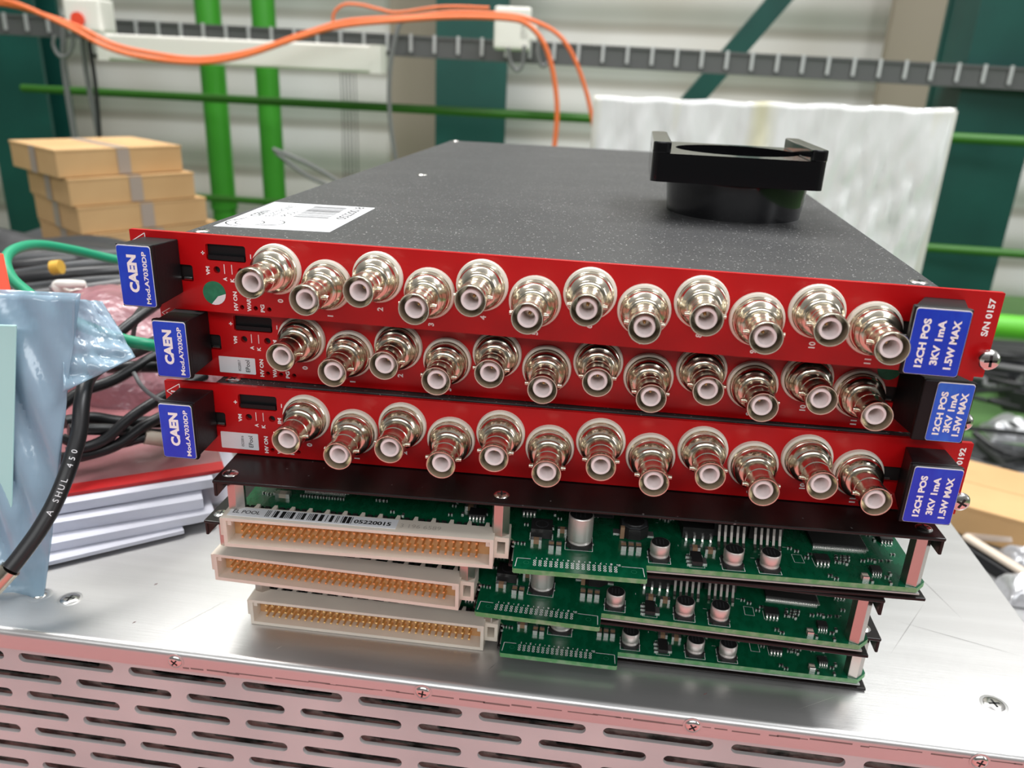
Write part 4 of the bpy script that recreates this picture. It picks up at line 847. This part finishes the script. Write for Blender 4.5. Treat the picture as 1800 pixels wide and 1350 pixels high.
# red strap at the frame edge
ra = [at(-60, 440, .36), at(3, 447, .36), at(18, 520, .345), at(-60, 525, .345)]; mb = MB(); mb.loft(ra, [p+FY*1.2 for p in ra], 'redspot'); tag(mb.build('red_strap', loc=(0, 0, 0)), 'bright red strap end beside the green cable loop', 'strap')

# ------------------------------------------------------------------ clutter beyond the chassis, low on the bench and floor
def gbox(px, py, z, w, d, h, yaw, label, tape, k='carton'):
    p = onz(px, py, z); return carton(Vector((p.x, p.y, z)), w, d, h, yaw, label, tape, 'open cartons beside the chassis')
g1 = gbox(1660, 935, -398, 210, 130, 36, -.42, 'open carton next to the chassis edge, its flap raised', True)
p2 = onz(1660, 935, -398)+Vector((math.cos(-.42), math.sin(-.42), 0))*216; g2 = carton(Vector((p2.x, p2.y, -398)), 240, 140, 44, -.42, 'second carton beside the chassis, cut by the frame', True, 'open cartons beside the chassis')
mb = MB(); r_ = [at(1697, 936, .74), at(1778, 944, .72), at(1780, 953, .72), at(1698, 948, .74)]; mb.loft(r_, [p+Vector((0, 0, -1)) +FY*1 for p in r_], 'ctape'); tag(mb.build('tape_strip', loc=(0, 0, 0)), 'loose clear tape strip across the open carton', 'tape')
p = onz(1765, 1015, -398); mb = MB(); mb.box(-9, 9, -60, 60, 0, 12, 'blackp'); o = mb.build('black_tray', loc=(p.x-5, p.y+10, -398), rz=.5, bev=3); tag(o, 'small black tray lying below the carton', 'tray')
mb = MB(); mb.box(-5, 5, -55, 40, 0, 6, 'ctan'); o = mb.build('pale_bar', loc=(p.x-5, p.y+12, -385), rz=.5, bev=2); tag(o, 'pale pinkish bar lying on the black tray', 'bar')
for i, (px, py, l_) in enumerate(((1795, 1000, 'crumpled silver foil scrap, the one nearer the carton'), (1800, 1050, 'crumpled silver foil scrap, the one nearer the chassis edge'))):
    p = onz(px, py, -398); blob('foil_scrap', p.x, p.y, -398, 22, 18, 20, 'foil', l_, 'foil', 20+i, 16, 14)
# heap of equipment on the green floor
def heap(px, py, z, w, d, h, yaw, k, name, label, cat):
    p = onz(px, py, z); mb = MB(); mb.box(-w/2, w/2, -d/2, d/2, 0, h, k); mb.box(-w*.4, w*.4, -d*.42, d*.42, h, h*1.12, 'slate'); return tag(mb.build(name, loc=(p.x, p.y, z), rz=yaw, bev=8), label, cat)
heap(1730, 672, -Z0, 700, 260, 130, .1, 'slate', 'equipment_case', 'dark flat case on the green floor under the lime pipe', 'case')
heap(1860, 725, -Z0, 420, 200, 90, -.3, 'rubber', 'equipment_case', 'small black case on the green floor before the dark flat case', 'case')
heap(1800, 855, -Z0, 560, 260, 90, -.2, 'rubber', 'equipment_case', 'black case on the green floor just beyond the open cartons', 'case')
heap(1700, 615, -Z0, 1500, 60, 50, .05, 'grey', 'floor_duct', 'long grey duct on the green floor', 'duct')
q = random.Random(4)
for i in range(12):
    px, py = q.uniform(1680, 1800), q.choice((q.uniform(625, 700), q.uniform(790, 850))); a_ = onz(px, py, -Z0+110)
    pts = [a_+Vector((q.uniform(-260, 260), q.uniform(-160, 160), q.uniform(0, 60))) for _ in range(5)]
    wire('floor_cable', pts, q.uniform(8, 16), q.choice(('rubber', 'rubber', 'grey')), 'black cable tangled over the cases on the green floor', 'cable', 'floor cable tangle')
p = onz(1775, 815, -Z0); blob('grey_wrap', p.x, p.y, -Z0+102, 110, 60, 60, 'foil', 'grey plastic wrap lying over the black floor case', 'wrap', 9, 24, 20)
